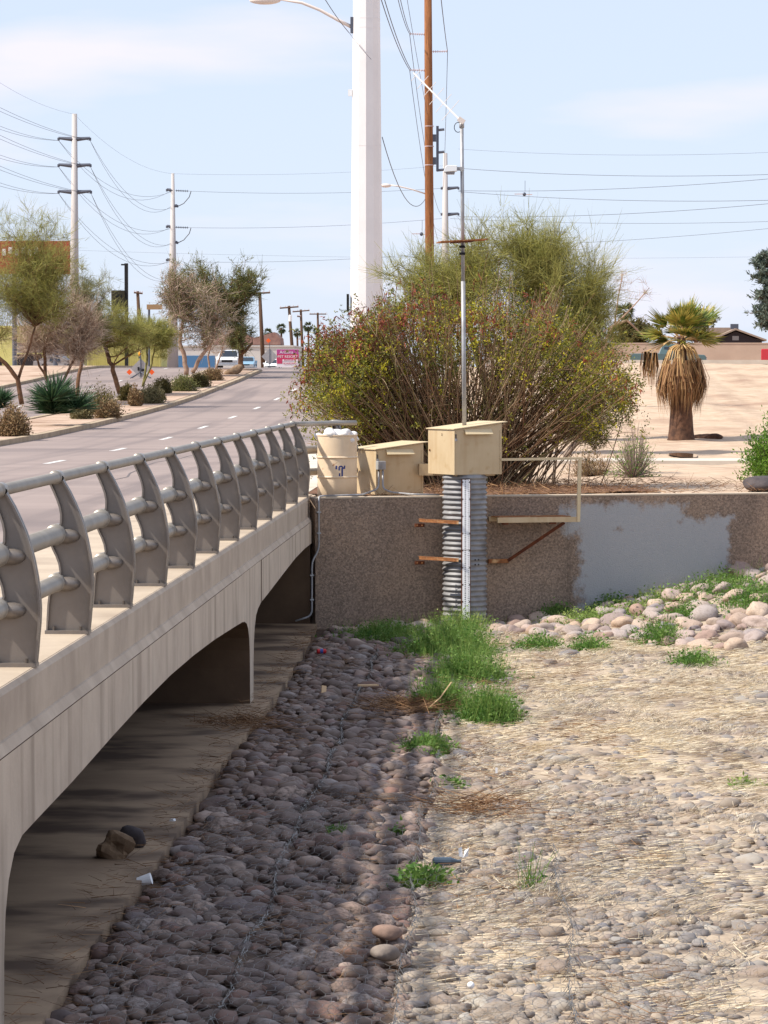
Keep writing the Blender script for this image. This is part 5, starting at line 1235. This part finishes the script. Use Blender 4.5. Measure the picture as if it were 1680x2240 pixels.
for a in range(3):
    for s in range(2):
        T = t1[a * 2 + s]
        for d in range(2):
            v_end = [(258, 212), (325, 274), (388, 346)][a][s] + d * 12
            e_ = at(-90, v_end - 26, 165)
            wire(e_, T, .35, f'{["upper", "lower"][d]} strand from {lev[a]} {side[s]} arm of the pale pole leaving the frame')
            v2 = P2V[a][s] + d * 3; e2 = at(374, v2, 232)
            wire(T, e2, 1.9 - .4 * d, f'{["lower", "upper"][d]} strand sagging from {lev[a]} {side[s]} arm of pale pole to grey pole')
for i, (v, v3) in enumerate(((417, 412), (497, 478), (572, 552))):
    wire(at(412, v + 1, 232), at(966, v3, 236), .25, f'{lev[i]} level cable from the grey pole passing behind the white steel pole')
wire(at(163, 250, 200), at(-60, 140, 165), .4, 'thin ground wire from the tip of the pale pole out of the left edge', .006)
wire(at(163, 250, 200), at(378, 380, 232), .8, 'thin ground wire between the tips of the two left steel poles', .006)
wire(at(378, 380, 232), at(974, 362, 236), .3, 'faint thin wire from the grey pole tip towards the wooden pole', .006)
for i, (v0, v1, yy) in enumerate(((326, 330, 236), (368, 379, 236), (417, 384, 236), (419, 436, 236), (474, 438, 236), (478, 482, 300), (541, 492, 300))):
    wire(at(1003 if i < 5 else 985, v0, yy), at(1760, v1, yy - 30), .35, ['highest faint', 'second highest', 'rising upper', 'falling middle', 'rising middle', 'level lower', 'lowest rising'][i] + ' cable crossing the sky to the right edge', .014 if i else .008)
wire(WT['a'], at(862, -40, 92), .2, 'first cable from the uppermost left insulator of the wooden pole', .012); wire(WT['a'] + Vector((.05, 0, 0)), at(868, -40, 92), .2, 'second cable from the uppermost left insulator of the wooden pole', .012)
wire(WT['c'], at(822, -40, 88), .25, 'first cable from the lower left insulator of the wooden pole', .014); wire(WT['c'] + Vector((.06, 0, 0)), at(830, -40, 88), .25, 'second cable from the lower left insulator of the wooden pole', .014)
wire(WT['b'], at(961, -40, 92), .1, 'cable from the right insulator of the wooden pole up out of frame', .014)
wire(WT['b'], at(970, 410, 230), .6, 'cable from the right insulator down to the pole behind', .012); wire(WT['a'], at(966, 470, 232), 1.5, 'cable from the uppermost left insulator passing behind the wooden pole', .012); wire(WT['c'], at(966, 545, 232), 1.2, 'cable from the lower left insulator passing behind the wooden pole', .012)
wire(at(886, -30, 95), at(935, 250, 125), .1, 'thin line dropping from the top edge to the wooden pole', .008); wire(at(836, 300, 88), at(930, 436, 124), .9, 'drooping service cable from the white steel pole to the wooden pole', .012)
wire(at(700, -20, 80), at(764, 72, 84.6), .05, 'short cable from the top edge to the lamp arm bracket', .010); wire(at(764, 72, 84.6), at(812, 130, 84.2), .02, 'faint wire lying across the white steel pole below the lamp arm', .005)
wire(at(100, 545, 300), at(1760, 560, 300), .5, 'very faint wire low across the whole sky', .007)
for i, (u, v) in enumerate(((922, 512), (1147, 425))):
    p = at(u, v, 236); t = empty('line_marker', p); tag(t, ['small marker hanging on the wires left of the wooden pole', 'small winged marker on the cable over the right sky'][i], 'marker', 'markers on the power lines')
    MB().ell((0, 0, 0), (.13, .10, .15), 8, 6).build('body', 'hardware', t, True); MB().box((-.42, 0, .02), (.6, .2, .05)).build('wing', 'insul', t)
    MB().box((.36, 0, -.02), (.45, .2, .05)).build('wing', 'insul', t)
    MB().tube([(.05, 0, .2), (.05, 0, 1.0)], .015, 5).build('hanger', 'cable', t)
# far wooden poles with crossarms
for lab, u0, v0, u1, v1, yy, arms in (('leaning wooden pole with a long crossarm left of the diamond sign', 577, 800, 568, 639, 400, [(541, 643, 591, 640)]), ('wooden pole with white transformer in front of the pet resort sign', 644, 803, 632, 669, 470, [(612, 674, 653, 671)]),
        ('wooden pole with two crossarms beside the tall palms', 663, 790, 658, 677, 560, [(640, 682, 677, 679), (650, 692, 658, 693)]), ('farthest thin wooden pole above the shrub tips', 697, 790, 695, 684, 640, [(677, 687, 714, 687)]), ('short dark pole top behind the brown street sign', 309, 760, 301, 637, 420, [(293, 640, 312, 642)])):
    b = at(u0, v0, yy); t = empty('utility_pole', b); tag(t, lab, 'pole', 'far wooden utility poles')
    MB().tube([(0, 0, -1.5), at(u1, v0 + (v1 - v0), yy) - b], [.30, .20], 8).build('shaft', 'wooddark', t, True)
    for (a0, b0_, a1, b1_) in arms:
        A_, B_ = at(a0, b0_, yy - .3) - b, at(a1, b1_, yy - .3) - b; MB().tube([A_, B_], .11, 4).build('crossarm', 'wooddark', t)
        for f in (.04, .3, .72, .96): q = A_.lerp(B_, f); MB().tube([q, q + Vector((0, 0, .28))], .05, 5).build('insulator', 'insul', t)
    if 'transformer' in lab: MB().lathe([(.23, 0), (.25, .1), (.25, .85), (.2, .95)], 12, tuple(at(635, 703, yy - .4) - b)).build('transformer', 'paintwhite', t)
# far palms
for lab, u, v, yy, s in (('far palm partly hidden behind the leaning pole', 586, 728, 560, 13), ('far palm standing alone against the sky', 615, 718, 600, 14), ('shorter far palm left of the tall one', 650, 727, 600, 12), ('tallest far palm beside the double crossarm pole', 674, 714, 620, 14), ('far palm top peeping over the shrub', 692, 724, 640, 10), ('distant palm left of the skirted palm', 1368, 682, 260, 26)):
    h = at(u, v, yy); b = Vector((h.x, h.y, 1.8)); t = empty('fan_palm', b); tag(t, lab, 'palm', 'distant palms'); r = random.Random(u); k = yy / FPX; R_ = s * k; mb = MB(); hub = h - b
    MB().tube([(0, 0, 0), hub * .6 + Vector((.1, 0, 0)), hub], [.26, .2, .18], 7).build('trunk', 'palmtrunk', t, True)
    for i in range(46):
        a = r.uniform(0, 6.28); el = r.uniform(-1.3, 1.3); d = Vector((math.cos(a) * math.cos(el), math.sin(a) * math.cos(el), math.sin(el))); fan(mb, hub + d * R_ * .35, d, R_ * .7, 7, 2.0, r, R_ * .05, .2, .15)
    mb.build('crown', 'palmfar', t)

# ------------------------------------------------------------------ signs, vehicles, buildings far down the road
def board(name, label, u0, v0, u1, v1, yy, m, cat='sign', post=None, depth=.12):
    a, c_ = at(u0, v1, yy), at(u1, v0, yy); b = Vector(((a.x + c_.x) / 2, yy, a.z)); t = empty(name, b); tag(t, label, cat)
    w_, h_ = c_.x - a.x, c_.z - a.z; MB().box((0, 0, h_ / 2), (w_, depth, h_)).build('panel', m, t); return t, w_, h_
def text(s, size, loc, m, parent, align='CENTER'):
    cu = bpy.data.curves.new('lettering', 'FONT'); cu.body = s; cu.size = size; cu.align_x = align; cu.extrude = .004; cu.materials.append(MATS[m])
    tmp = bpy.data.objects.new('lettering', cu); COL.objects.link(tmp); bpy.context.view_layer.update()
    me = bpy.data.meshes.new_from_object(tmp.evaluated_get(bpy.context.evaluated_depsgraph_get())); bpy.data.objects.remove(tmp)
    if not me.materials: me.materials.append(MATS[m])
    o = bpy.data.objects.new('lettering', me); COL.objects.link(o); o.parent = parent; o.location = loc; o.rotation_euler = (math.pi / 2, 0, 0); return o
sgn, w_, h_ = board('roadside_sign', 'purple and red pet resort sign on the crest of the road', 605, 764, 654, 803, 300, 'signwhite')
MB().box((0, -.065, h_ * .86), (w_ * .98, .02, h_ * .26)).build('purple_band', 'signpurple', sgn); MB().box((0, -.065, h_ * .54), (w_ * .98, .02, h_ * .37)).build('red_band', 'signmagenta', sgn); MB().box((-w_ * .36, -.065, h_ * .27), (w_ * .24, .02, h_ * .16)).build('red_corner', 'signmagenta', sgn)
text('Arizona', .40, (-.12, -.08, h_ * .76), 'signwhite', sgn); text('PET RESORT', .34, (0, -.08, h_ * .52), 'signwhite', sgn); MB().box((w_ * .12, -.078, h_ * .38), (w_ * .7, .01, h_ * .10)).build('white_strip', 'signwhite', sgn)
text('BOARDING', .22, (w_ * .1, -.09, h_ * .36), 'signmagenta', sgn); text('BOARDING', .24, (w_ * .1, -.09, h_ * .16), 'signmagenta', sgn)
for x in (-.8, .8): MB().box((x, 0, -.4), (.09, .09, .9)).build('leg', 'wooddark', sgn)
def diamond(label, u, v, hd, yy, flags, lamp):
    c_ = at(u, v, yy); z0 = float(road_z(yy)); b = Vector((c_.x, yy, z0)); t = empty('warning_sign', b); tag(t, label, 'sign', 'temporary diamond signs seen from behind'); r = hd * yy / FPX; z = c_.z - z0
    MB().prism([(0, z - r), (r, z), (0, z + r), (-r, z)], -.01, .01, 'y').build('plate', 'signback', t); MB().tube([(0, -.03, .1), (0, -.03, z + r + .45)], .03, 6).build('mast', 'hardware', t)
    for s in (-1, 1): MB().tube([(0, -.03, .35), (s * .55, -.35, 0)], .025, 5).build('leg', 'hardware', t); MB().tube([(0, -.03, .35), (s * .55, .35, 0)], .025, 5).build('leg', 'hardware', t)
    for (fu, fv, fr) in flags: q = at(fu, fv, yy - .1) - b; MB().prism([(q.x - fr, q.z), (q.x, q.z - fr), (q.x + fr, q.z), (q.x, q.z + fr)], -.12, -.10, 'y').build('flag', 'flag', t)
    if lamp: q = at(lamp[0], lamp[1], yy) - b; MB().ell(tuple(q), (.09, .07, .13), 10, 6).build('beacon', 'amber', t, True); MB().box(q + Vector((0, 0, -.2)), (.14, .1, .12)).build('battery', 'hardware', t)
    if hd > 18: MB().box((-.12, -.05, z - .02), (.1, .05, .2)).build('bracket', 'black', t); MB().box((.12, -.05, z - .08), (.14, .05, .12)).build('bracket', 'black', t)
    return t
diamond('grey back of a diamond warning sign with orange flags behind the slim forked tree', 308, 806, 22, 176, [(283, 814, .16), (332, 814, .16)], (306, 774))
diamond('grey back of a diamond warning sign beside the leaning pole on the crest', 590, 780, 18, 290, [(587, 745, .22)], None)
rb, w_, h_ = board('billboard', 'large red billboard with pale lettering behind the olive-green tree', -10, 527, 153, 600, 260, 'signred', depth=.4)
for i, x in enumerate(np.linspace(-w_ * .38, w_ * .05, 6)): MB().box((x, -.21, h_ * (.72 if i % 2 else .66)), (w_ * .05, .02, h_ * .2)).build('lettering', 'signwhite', rb)
MB().box((w_ * .1, -.21, h_ * .3), (w_ * .2, .02, h_ * .12)).build('lettering', 'signwhite', rb)
for x in (-w_ * .25, w_ * .3): MB().tube([(x, .1, 0), (x, .1, -9)], .2, 8).build('leg', 'hardware', rb)
ds = empty('pole_sign', at(277, 800, 300)); tag(ds, 'dark pole sign cabinet hung on a black steel post', 'sign'); b = Vector(ds.location)
MB().box((0, 0, (at(277, 576, 300) - b).z / 2 - 1), (.32, .32, (at(277, 576, 300) - b).z + 2)).build('post', 'black', ds); MB().box(at(271, 579, 300) - b, (.5, .3, .14)).build('cap_arm', 'black', ds)
c_ = at(258, 656, 299.6) - b; MB().box(c_, (1.22, .3, 1.78), .35).build('cabinet', 'signolive', ds); MB().box(c_ + Vector((0, -.02, -1.05)), (1.2, .3, .22), .35).build('reader_strip', 'signwhite', ds)
MB().box(c_ + Vector((.12, -.19, .35)), (.55, .02, .28), .35).build('dark_lettering', 'black', ds); MB().box(c_ + Vector((.2, -.16, -.35)), (.4, .02, .5), .35).build('dark_lettering', 'black', ds)
st = empty('street_sign', at(326, 800, 250)); b = Vector(st.location); tag(st, 'brown street name board hung from a slanting mast arm', 'sign')
MB().tube([(0, 0, -1), at(326, 672, 250) - b], .09, 8).build('post', 'hardware', st); MB().box(at(338, 671.5, 249.8) - b, (1.22, .06, .40)).build('board', 'signbrown', st); MB().tube([at(337, 668, 250) - b, at(374, 647, 250) - b], .05, 6).build('arm', 'hardware', st)

def vehicle(name, label, u, yy, m, kind='pickup', rz=0.0, cat='truck', zoff=0.0, lane_z=None):
    p = at(u, 800, yy); z = (float(road_z(yy)) if lane_z is None else lane_z) + zoff; t = empty(name, (p.x, yy, z), rz); tag(t, label, cat)
    L = 5.2 if kind == 'pickup' else 4.4; W2 = .95 if kind == 'pickup' else .86; H = 1.82 if kind == 'pickup' else 1.45     # local -y is the front
    f = -L / 2
    if kind == 'pickup': prof_ = [(f, .45), (f, .95), (f + .1, 1.08), (f + 1.3, 1.16), (f + 1.9, H - .05), (f + 2.1, H), (f + 3.0, H), (f + 3.25, 1.2), (f + 5.2, 1.18), (f + 5.2, .45)]
    else: prof_ = [(f, .35), (f, .72), (f + .2, .85), (f + 1.1, .98), (f + 1.8, H - .05), (f + 2.2, H), (f + 3.2, H - .03), (f + 4.0, 1.0), (f + 4.4, .95), (f + 4.4, .35)]
    bo = MB().prism(prof_, -W2, W2, 'x'); bo.v = [((x * (.82 if zc > 1.25 * H / 1.82 else 1.0)), yc, zc) for x, yc, zc in bo.v]; bo.build('body', m, t, bevel=.05)
    a = prof_[3]; c2 = prof_[4]
    MB().add([(-W2 * .86, a[0] + .07, a[1] + .03), (W2 * .86, a[0] + .07, a[1] + .03), (W2 * .74, c2[0] - .08, c2[1] - .04), (-W2 * .74, c2[0] - .08, c2[1] - .04)], [(0, 1, 2, 3)]).build('windscreen', 'glassdark', t).location = (0, -.045, .03)
    for s in (-1, 1):
        MB().box((s * W2 * .905, f + 2.4, H - .36), (.03, .95, .36), 0, s * -.15).build('side_window', 'glassdark', t)
        MB().box((s * W2 * .72, f - .01, .80 if kind == 'pickup' else .62), (.34, .06, .18)).build('headlight', 'chrome', t)
        for yy_ in (f + .95, f + L - 1.05):
            w3 = MB().tube([(s * W2 - s * .22, yy_, .36), (s * W2 + s * .02, yy_, .36)], .36, 16).build('wheel', 'tyre', t); MB().tube([(s * W2 - s * .01, yy_, .36), (s * W2 + s * .03, yy_, .36)], .2, 12).build('rim', 'chrome', w3)
        MB().box((s * (W2 + .12), f + 1.7, 1.15 if kind == 'pickup' else .98), (.2, .1, .18)).build('mirror', m, t)
    MB().box((0, f - .02, .82 if kind == 'pickup' else .6), (W2 * 1.0, .05, .2)).build('grille', 'black', t); MB().box((0, f - .05, .5), (W2 * 1.95, .12, .16)).build('bumper', 'chrome', t); return t
vehicle('pickup_truck', 'white pickup truck coming over the crest behind the median trees', 502, 285, 'paintwhite')
vehicle('parked_car', 'pale blue car behind the white pickup', 540, 318, 'paintblue', 'car', cat='car')
vehicle('parked_car', 'grey vehicle parked before the yellow building', 128, 296, 'paintgrey', 'car', 1.5, 'car', lane_z=2.3)
vehicle('pickup_truck', 'red truck at the right edge above the sandy slope', 1758, 200, 'paintred', 'pickup', 1.45, lane_z=2.32)
vehicle('parked_car', 'teal vehicle half hidden behind the skirted palm', 1462, 222, 'paintteal', 'pickup', 1.5, 'car', lane_z=2.2)
vehicle('parked_car', 'white car peeping over the crest next to the diamond sign', 597, 360, 'paintwhite', 'car', cat='car')

def building(name, label, u0, u1, vtop, yy, m, depth=12, zbase=2.0, cat='building'):
    a, c_ = at(u0, vtop, yy), at(u1, vtop, yy); b = Vector(((a.x + c_.x) / 2, yy, zbase)); t = empty(name, b); tag(t, label, cat); w_ = c_.x - a.x; h_ = a.z - zbase
    MB().box((0, depth / 2, h_ / 2), (w_, depth, h_)).build('wall', m, t); MB().box((0, depth / 2, h_ + .06), (w_ + .3, depth + .3, .18)).build('parapet', 'bldgrey' if m == 'bldgrey' else m, t)
    def hole(u0_, v0_, u1_, v1_, nm, mm, frame=True):
        p, q = at(u0_, v1_, yy - .05) - b, at(u1_, v0_, yy - .05) - b; o = MB().box(((p.x + q.x) / 2, -.03, (p.z + q.z) / 2), (q.x - p.x, .12, q.z - p.z)).build(nm, mm, t)
        if frame: MB().box(((p.x + q.x) / 2, -.08, q.z + .08), (q.x - p.x + .3, .2, .14)).build('lintel', m, o)
        return o
    return t, hole
t, hole = building('shop_building', 'yellow-green building with dark openings behind the left trees', -120, 150, 716, 310, 'bldyellow', 14)
hole(38, 775, 92, 812, 'opening', 'shadowgap'); hole(38, 750, 92, 774, 'shutter', 'paintgrey'); hole(100, 752, 146, 812, 'shutter', 'paintgrey'); hole(-40, 790, 4, 812, 'opening', 'shadowgap')
t, hole = building('shop_building', 'low yellow building behind the warning sign and dark sign post', 190, 352, 745, 330, 'bldyellow', 10)
for i in range(40): MB().box((-3.7 + i * .19, -.03, 1.5), (.05, .06, 3.0)).build('rib', 'bldyellow', t)
t, hole = building('warehouse', 'long pale grey flat-roofed building beyond the crest', 372, 640, 758, 430, 'bldgrey', 20)
hole(382, 778, 470, 806, 'blue_panel', 'bluepanel', False)
mr_ = MB().prism([(-5.4, 0), (5.6, 0), (5.5, .9), (4.7, 1.7), (3.3, 1.3), (1.8, .9), (.4, 1.6), (-3.5, 1.25)], 1, 8, 'y').build('mansard_roof', 'mansard', None); mr_.parent = t; mr_.location = (at(522, 757, 430) - Vector(t.location)) + Vector((0, 0, .18))
# right: block wall, house, trees beyond the berm
bw = empty('block_wall', (10, 240, 2.0)); tag(bw, 'long beige block wall beyond the sandy slope', 'wall')
zt = at(1600, 752, 240).z - 2.0
MB().box((14, 0, zt / 2), (50, .2, zt)).build('panel', 'blockwall', bw); MB().box((14, 0, zt + .04), (50.1, .26, .08)).build('cap', 'blockwall', bw)
hs = empty('house', at(1609, 800, 300)); b = Vector(hs.location); tag(hs, 'dark gable-ended house with a rooftop cooler behind the block wall', 'house')
ga = [(at(u, v, 300) - b) for u, v in ((1543, 752), (1609, 722), (1669, 744))]
MB().prism([(ga[0].x + .2, -1.5), (ga[2].x - .1, -1.5), (ga[2].x - .1, ga[2].z - .1), (ga[1].x, ga[1].z - .12), (ga[0].x + .2, ga[0].z - .05)], 0, 14, 'y').build('wall', 'housedark', hs)
MB().prism([(ga[0].x - .2, ga[0].z - .02), (ga[1].x, ga[1].z), (ga[1].x, ga[1].z + .16), (ga[0].x - .2, ga[0].z + .14)], -.5, 14.5, 'y').build('roof', 'shingle', hs); MB().prism([(ga[1].x + .004, ga[1].z), (ga[2].x + .3, ga[2].z - .1), (ga[2].x + .3, ga[2].z + .06), (ga[1].x + .004, ga[1].z + .16)], -.5, 14.5, 'y').build('roof', 'shingle', hs)
q = at(1609, 722, 300) - b; MB().box((q.x, 1.5, q.z + .35), (.72, .7, .48)).build('rooftop_cooler', 'hardware', hs); MB().box((q.x, -.03, q.z - .75), (.6, .08, .4)).build('gable_vent', 'paintgrey', hs)
hr = MB().prism([(-3.2, 0), (3.4, 0), (1.6, 1.15), (-1.4, 1.15)], 4, 12, 'y').build('rear_roof', 'shingle', None); hr.parent = hs; hr.location = at(1580, 742, 300) - b
for (lab, yy, tr, cr, m_, sd) in (('dark green tree behind the skirted palm', 262, [[(1520, 800, .2), (1522, 720, .14)]], [(1530, 705, 38, 38, 26), (1490, 715, 30, 30, 14)], 'leaf_med', 61), ('olive tree between the huge shrub and the skirted palm', 255, [[(1390, 800, .2), (1392, 730, .14)]], [(1385, 735, 40, 45, 26), (1350, 750, 30, 40, 16), (1425, 740, 25, 30, 12)], 'leaf_olive', 62), ('tall blue-green eucalyptus at the right edge', 215, [[(1690, 800, .25), (1688, 640, .16), (1690, 560, .08)]], [(1672, 600, 26, 45, 22), (1670, 680, 30, 55, 26), (1700, 620, 40, 80, 24)], 'eucal', 63)):
    tree('eucalyptus_tree' if 'eucal' in m_ else 'broadleaf_tree', lab, 'tree', yy, tr, cr, 'bark', m_, 'trees beyond the sandy slope', sd, (.3, .6, .02), tw_per=20, sub=12, leaf=(.15, .35, .06, m_), lf_per=110)
tree('bare_tree', 'bare pale branches sticking out right of the huge shrub', 'tree', 100, [[(1300, 800, .07), (1340, 715, .05), (1372, 700, .035), (1410, 735, .02)], [(1340, 715, .03), (1385, 670, .02), (1420, 630, .012)], [(1345, 712, .03), (1352, 650, .02), (1362, 600, .012)]], [(1395, 640, 30, 28, 8), (1358, 610, 16, 30, 6)], 'barkpale', 'bare_twig', None, 64, (.15, .4, .006), tw_per=10, sub=6)

# ------------------------------------------------------------------ rocks and litter lying about
ra = atz(252, 1876, -1.80); o_ = lump((0, 0, 0), (.135, .12, .11), 71, 14, 9, .55).build('rock', 'rock_tan'); o_.location = (ra.x, ra.y, -1.715); tag(o_, 'jagged tan rock lying on the concrete apron under the bridge', 'rock', 'rocks on the apron')
ra = atz(285, 1858, -1.80); o_ = lump((0, 0, 0), (.10, .085, .08), 72, 16, 10, .6).build('rock', 'boulder_dark', None, True); o_.location = (ra.x, ra.y + .1, -1.725); tag(o_, 'smooth dark rock leaning behind the jagged tan one', 'rock', 'rocks on the apron')
def bedpt(u, v, dz=.06):
    return bedhit(u, v, dz)
def lit(mb_, nm, m, u, v, label, cat, dz=.09, rz=0, parts=()):
    o = mb_.build(nm, m, None, nm in ('cobble', 'ball')); o.location = bedpt(u, v, dz); o.rotation_euler = (0, 0, rz); tag(o, label, cat)
    for mm, pm, pn in parts: mm.build(pn, pm, o)
    return o
lit(MB().lathe([(.022, -.062), (.033, -.052), (.033, .05), (.025, .062)], 14), 'drink_can', 'canred', 703, 1425, 'red and blue drink can on the cobbles near the apron corner', 'can', parts=((MB().lathe([(.0335, -.02), (.0335, .02)], 14), 'canblue', 'label_band'),)).rotation_euler = (0, 1.57, .2)
lit(MB().box((0, 0, 0), (.055, .02, .15)), 'wood_scrap', 'woodscrap', 708, 1514, 'short upright scrap of pale wood on the dark cobbles', 'wood').rotation_euler = (-.5, .2, .3)
lit(MB().box((0, 0, 0), (.24, .05, .02)), 'wood_scrap', 'woodscrap', 805, 1499, 'long flat sliver of pale wood on the dark cobbles', 'wood', rz=.3)
lit(MB().tube([(0, 0, 0), (.12, .08, .10), (.24, .16, .26)], .007, 6), 'dry_stick', 'woodscrap', 938, 1549, 'pale dry stick leaning in the weeds', 'stick')
lit(lump((0, 0, 0), (.022, .022, .022), 1, 14, 9, .02), 'ball', 'paper', 1030, 2156, 'small white ball among the foreground pebbles', 'ball', .075)
pp = MB(); pp.add([(-.03, 0, -.02), (0, .005, -.03), (-.01, .01, .05), (-.035, 0, .04)], [(0, 1, 2, 3)]); pp.add([(0, 0, -.03), (.035, .01, -.02), (.045, 0, .045), (.01, .012, .02)], [(0, 1, 2, 3)]); lit(pp, 'paper_scrap', 'paper', 1013, 1868, 'torn white paper scrap standing on the straw', 'paper', .12)
lit(MB().box((0, 0, 0), (.02, .012, .05)), 'paper_scrap', 'paper', 1086, 1686, 'tiny white scrap on the straw edge', 'paper')
lit(MB().lathe([(.02, -.1), (.032, -.09), (.032, .03), (.013, .08), (.013, .11)], 12), 'bottle', 'bottle', 976, 1885, 'dark bottle lying on the pebbles near the weed tuft', 'bottle').rotation_euler = (0, 1.57, .1)
lit(MB().lathe([(.03, -.05), (.042, .05)], 14), 'paper_cup', 'paper', 316, 1926, 'white paper cup wedged at the apron edge', 'cup', .1).rotation_euler = (.3, 1.3, .3)
lit(MB().lathe([(.02, -.08), (.03, -.07), (.03, .03), (.012, .07)], 12), 'bottle', 'paper', 374, 1802, 'pale bottle wedged at the apron edge farther along', 'bottle', .1).rotation_euler = (.9, .4, .3)
lit(lump((0, 0, 0), (.09, .07, .048), 81, 24, 16, .25), 'cobble', 'cobble_pink', 846, 2040, 'smooth pinkish loose cobble resting on top beside the wire seam', 'stone', .13)
lit(lump((0, 0, 0), (.092, .068, .052), 82, 24, 16, .25), 'cobble', 'rock_grey', 842, 2085, 'smooth grey-buff loose cobble in front of the pinkish one', 'stone', .13, .5)
for i, (u, v, n_) in enumerate(((905, 1550, 900), (1045, 1775, 420), (520, 1590, 500))):
    p = bedpt(u, v, .05); r = np.random.default_rng(90 + i); an = r.uniform(0, 6.28, n_); V, F = ribbons(np.stack([r.normal(0, .22, n_), r.normal(0, .3, n_), r.uniform(0, .09, n_)], -1), np.stack([np.cos(an), np.sin(an) * .5, r.uniform(-.1, .35, n_)], -1), r.uniform(.1, .35, n_), r.uniform(.002, .004, n_), r)
    o_ = link('dry_grass_heap', mesh_np('dry_grass_heap', V, F), 'deadgrass'); o_.location = p; tag(o_, ['brown heap of dead stems left of the dense weed clump', 'small brown heap of dead stems on the straw', 'dead stems washed against the bridge pier'][i], 'dead grass', 'heaps of dead stems')
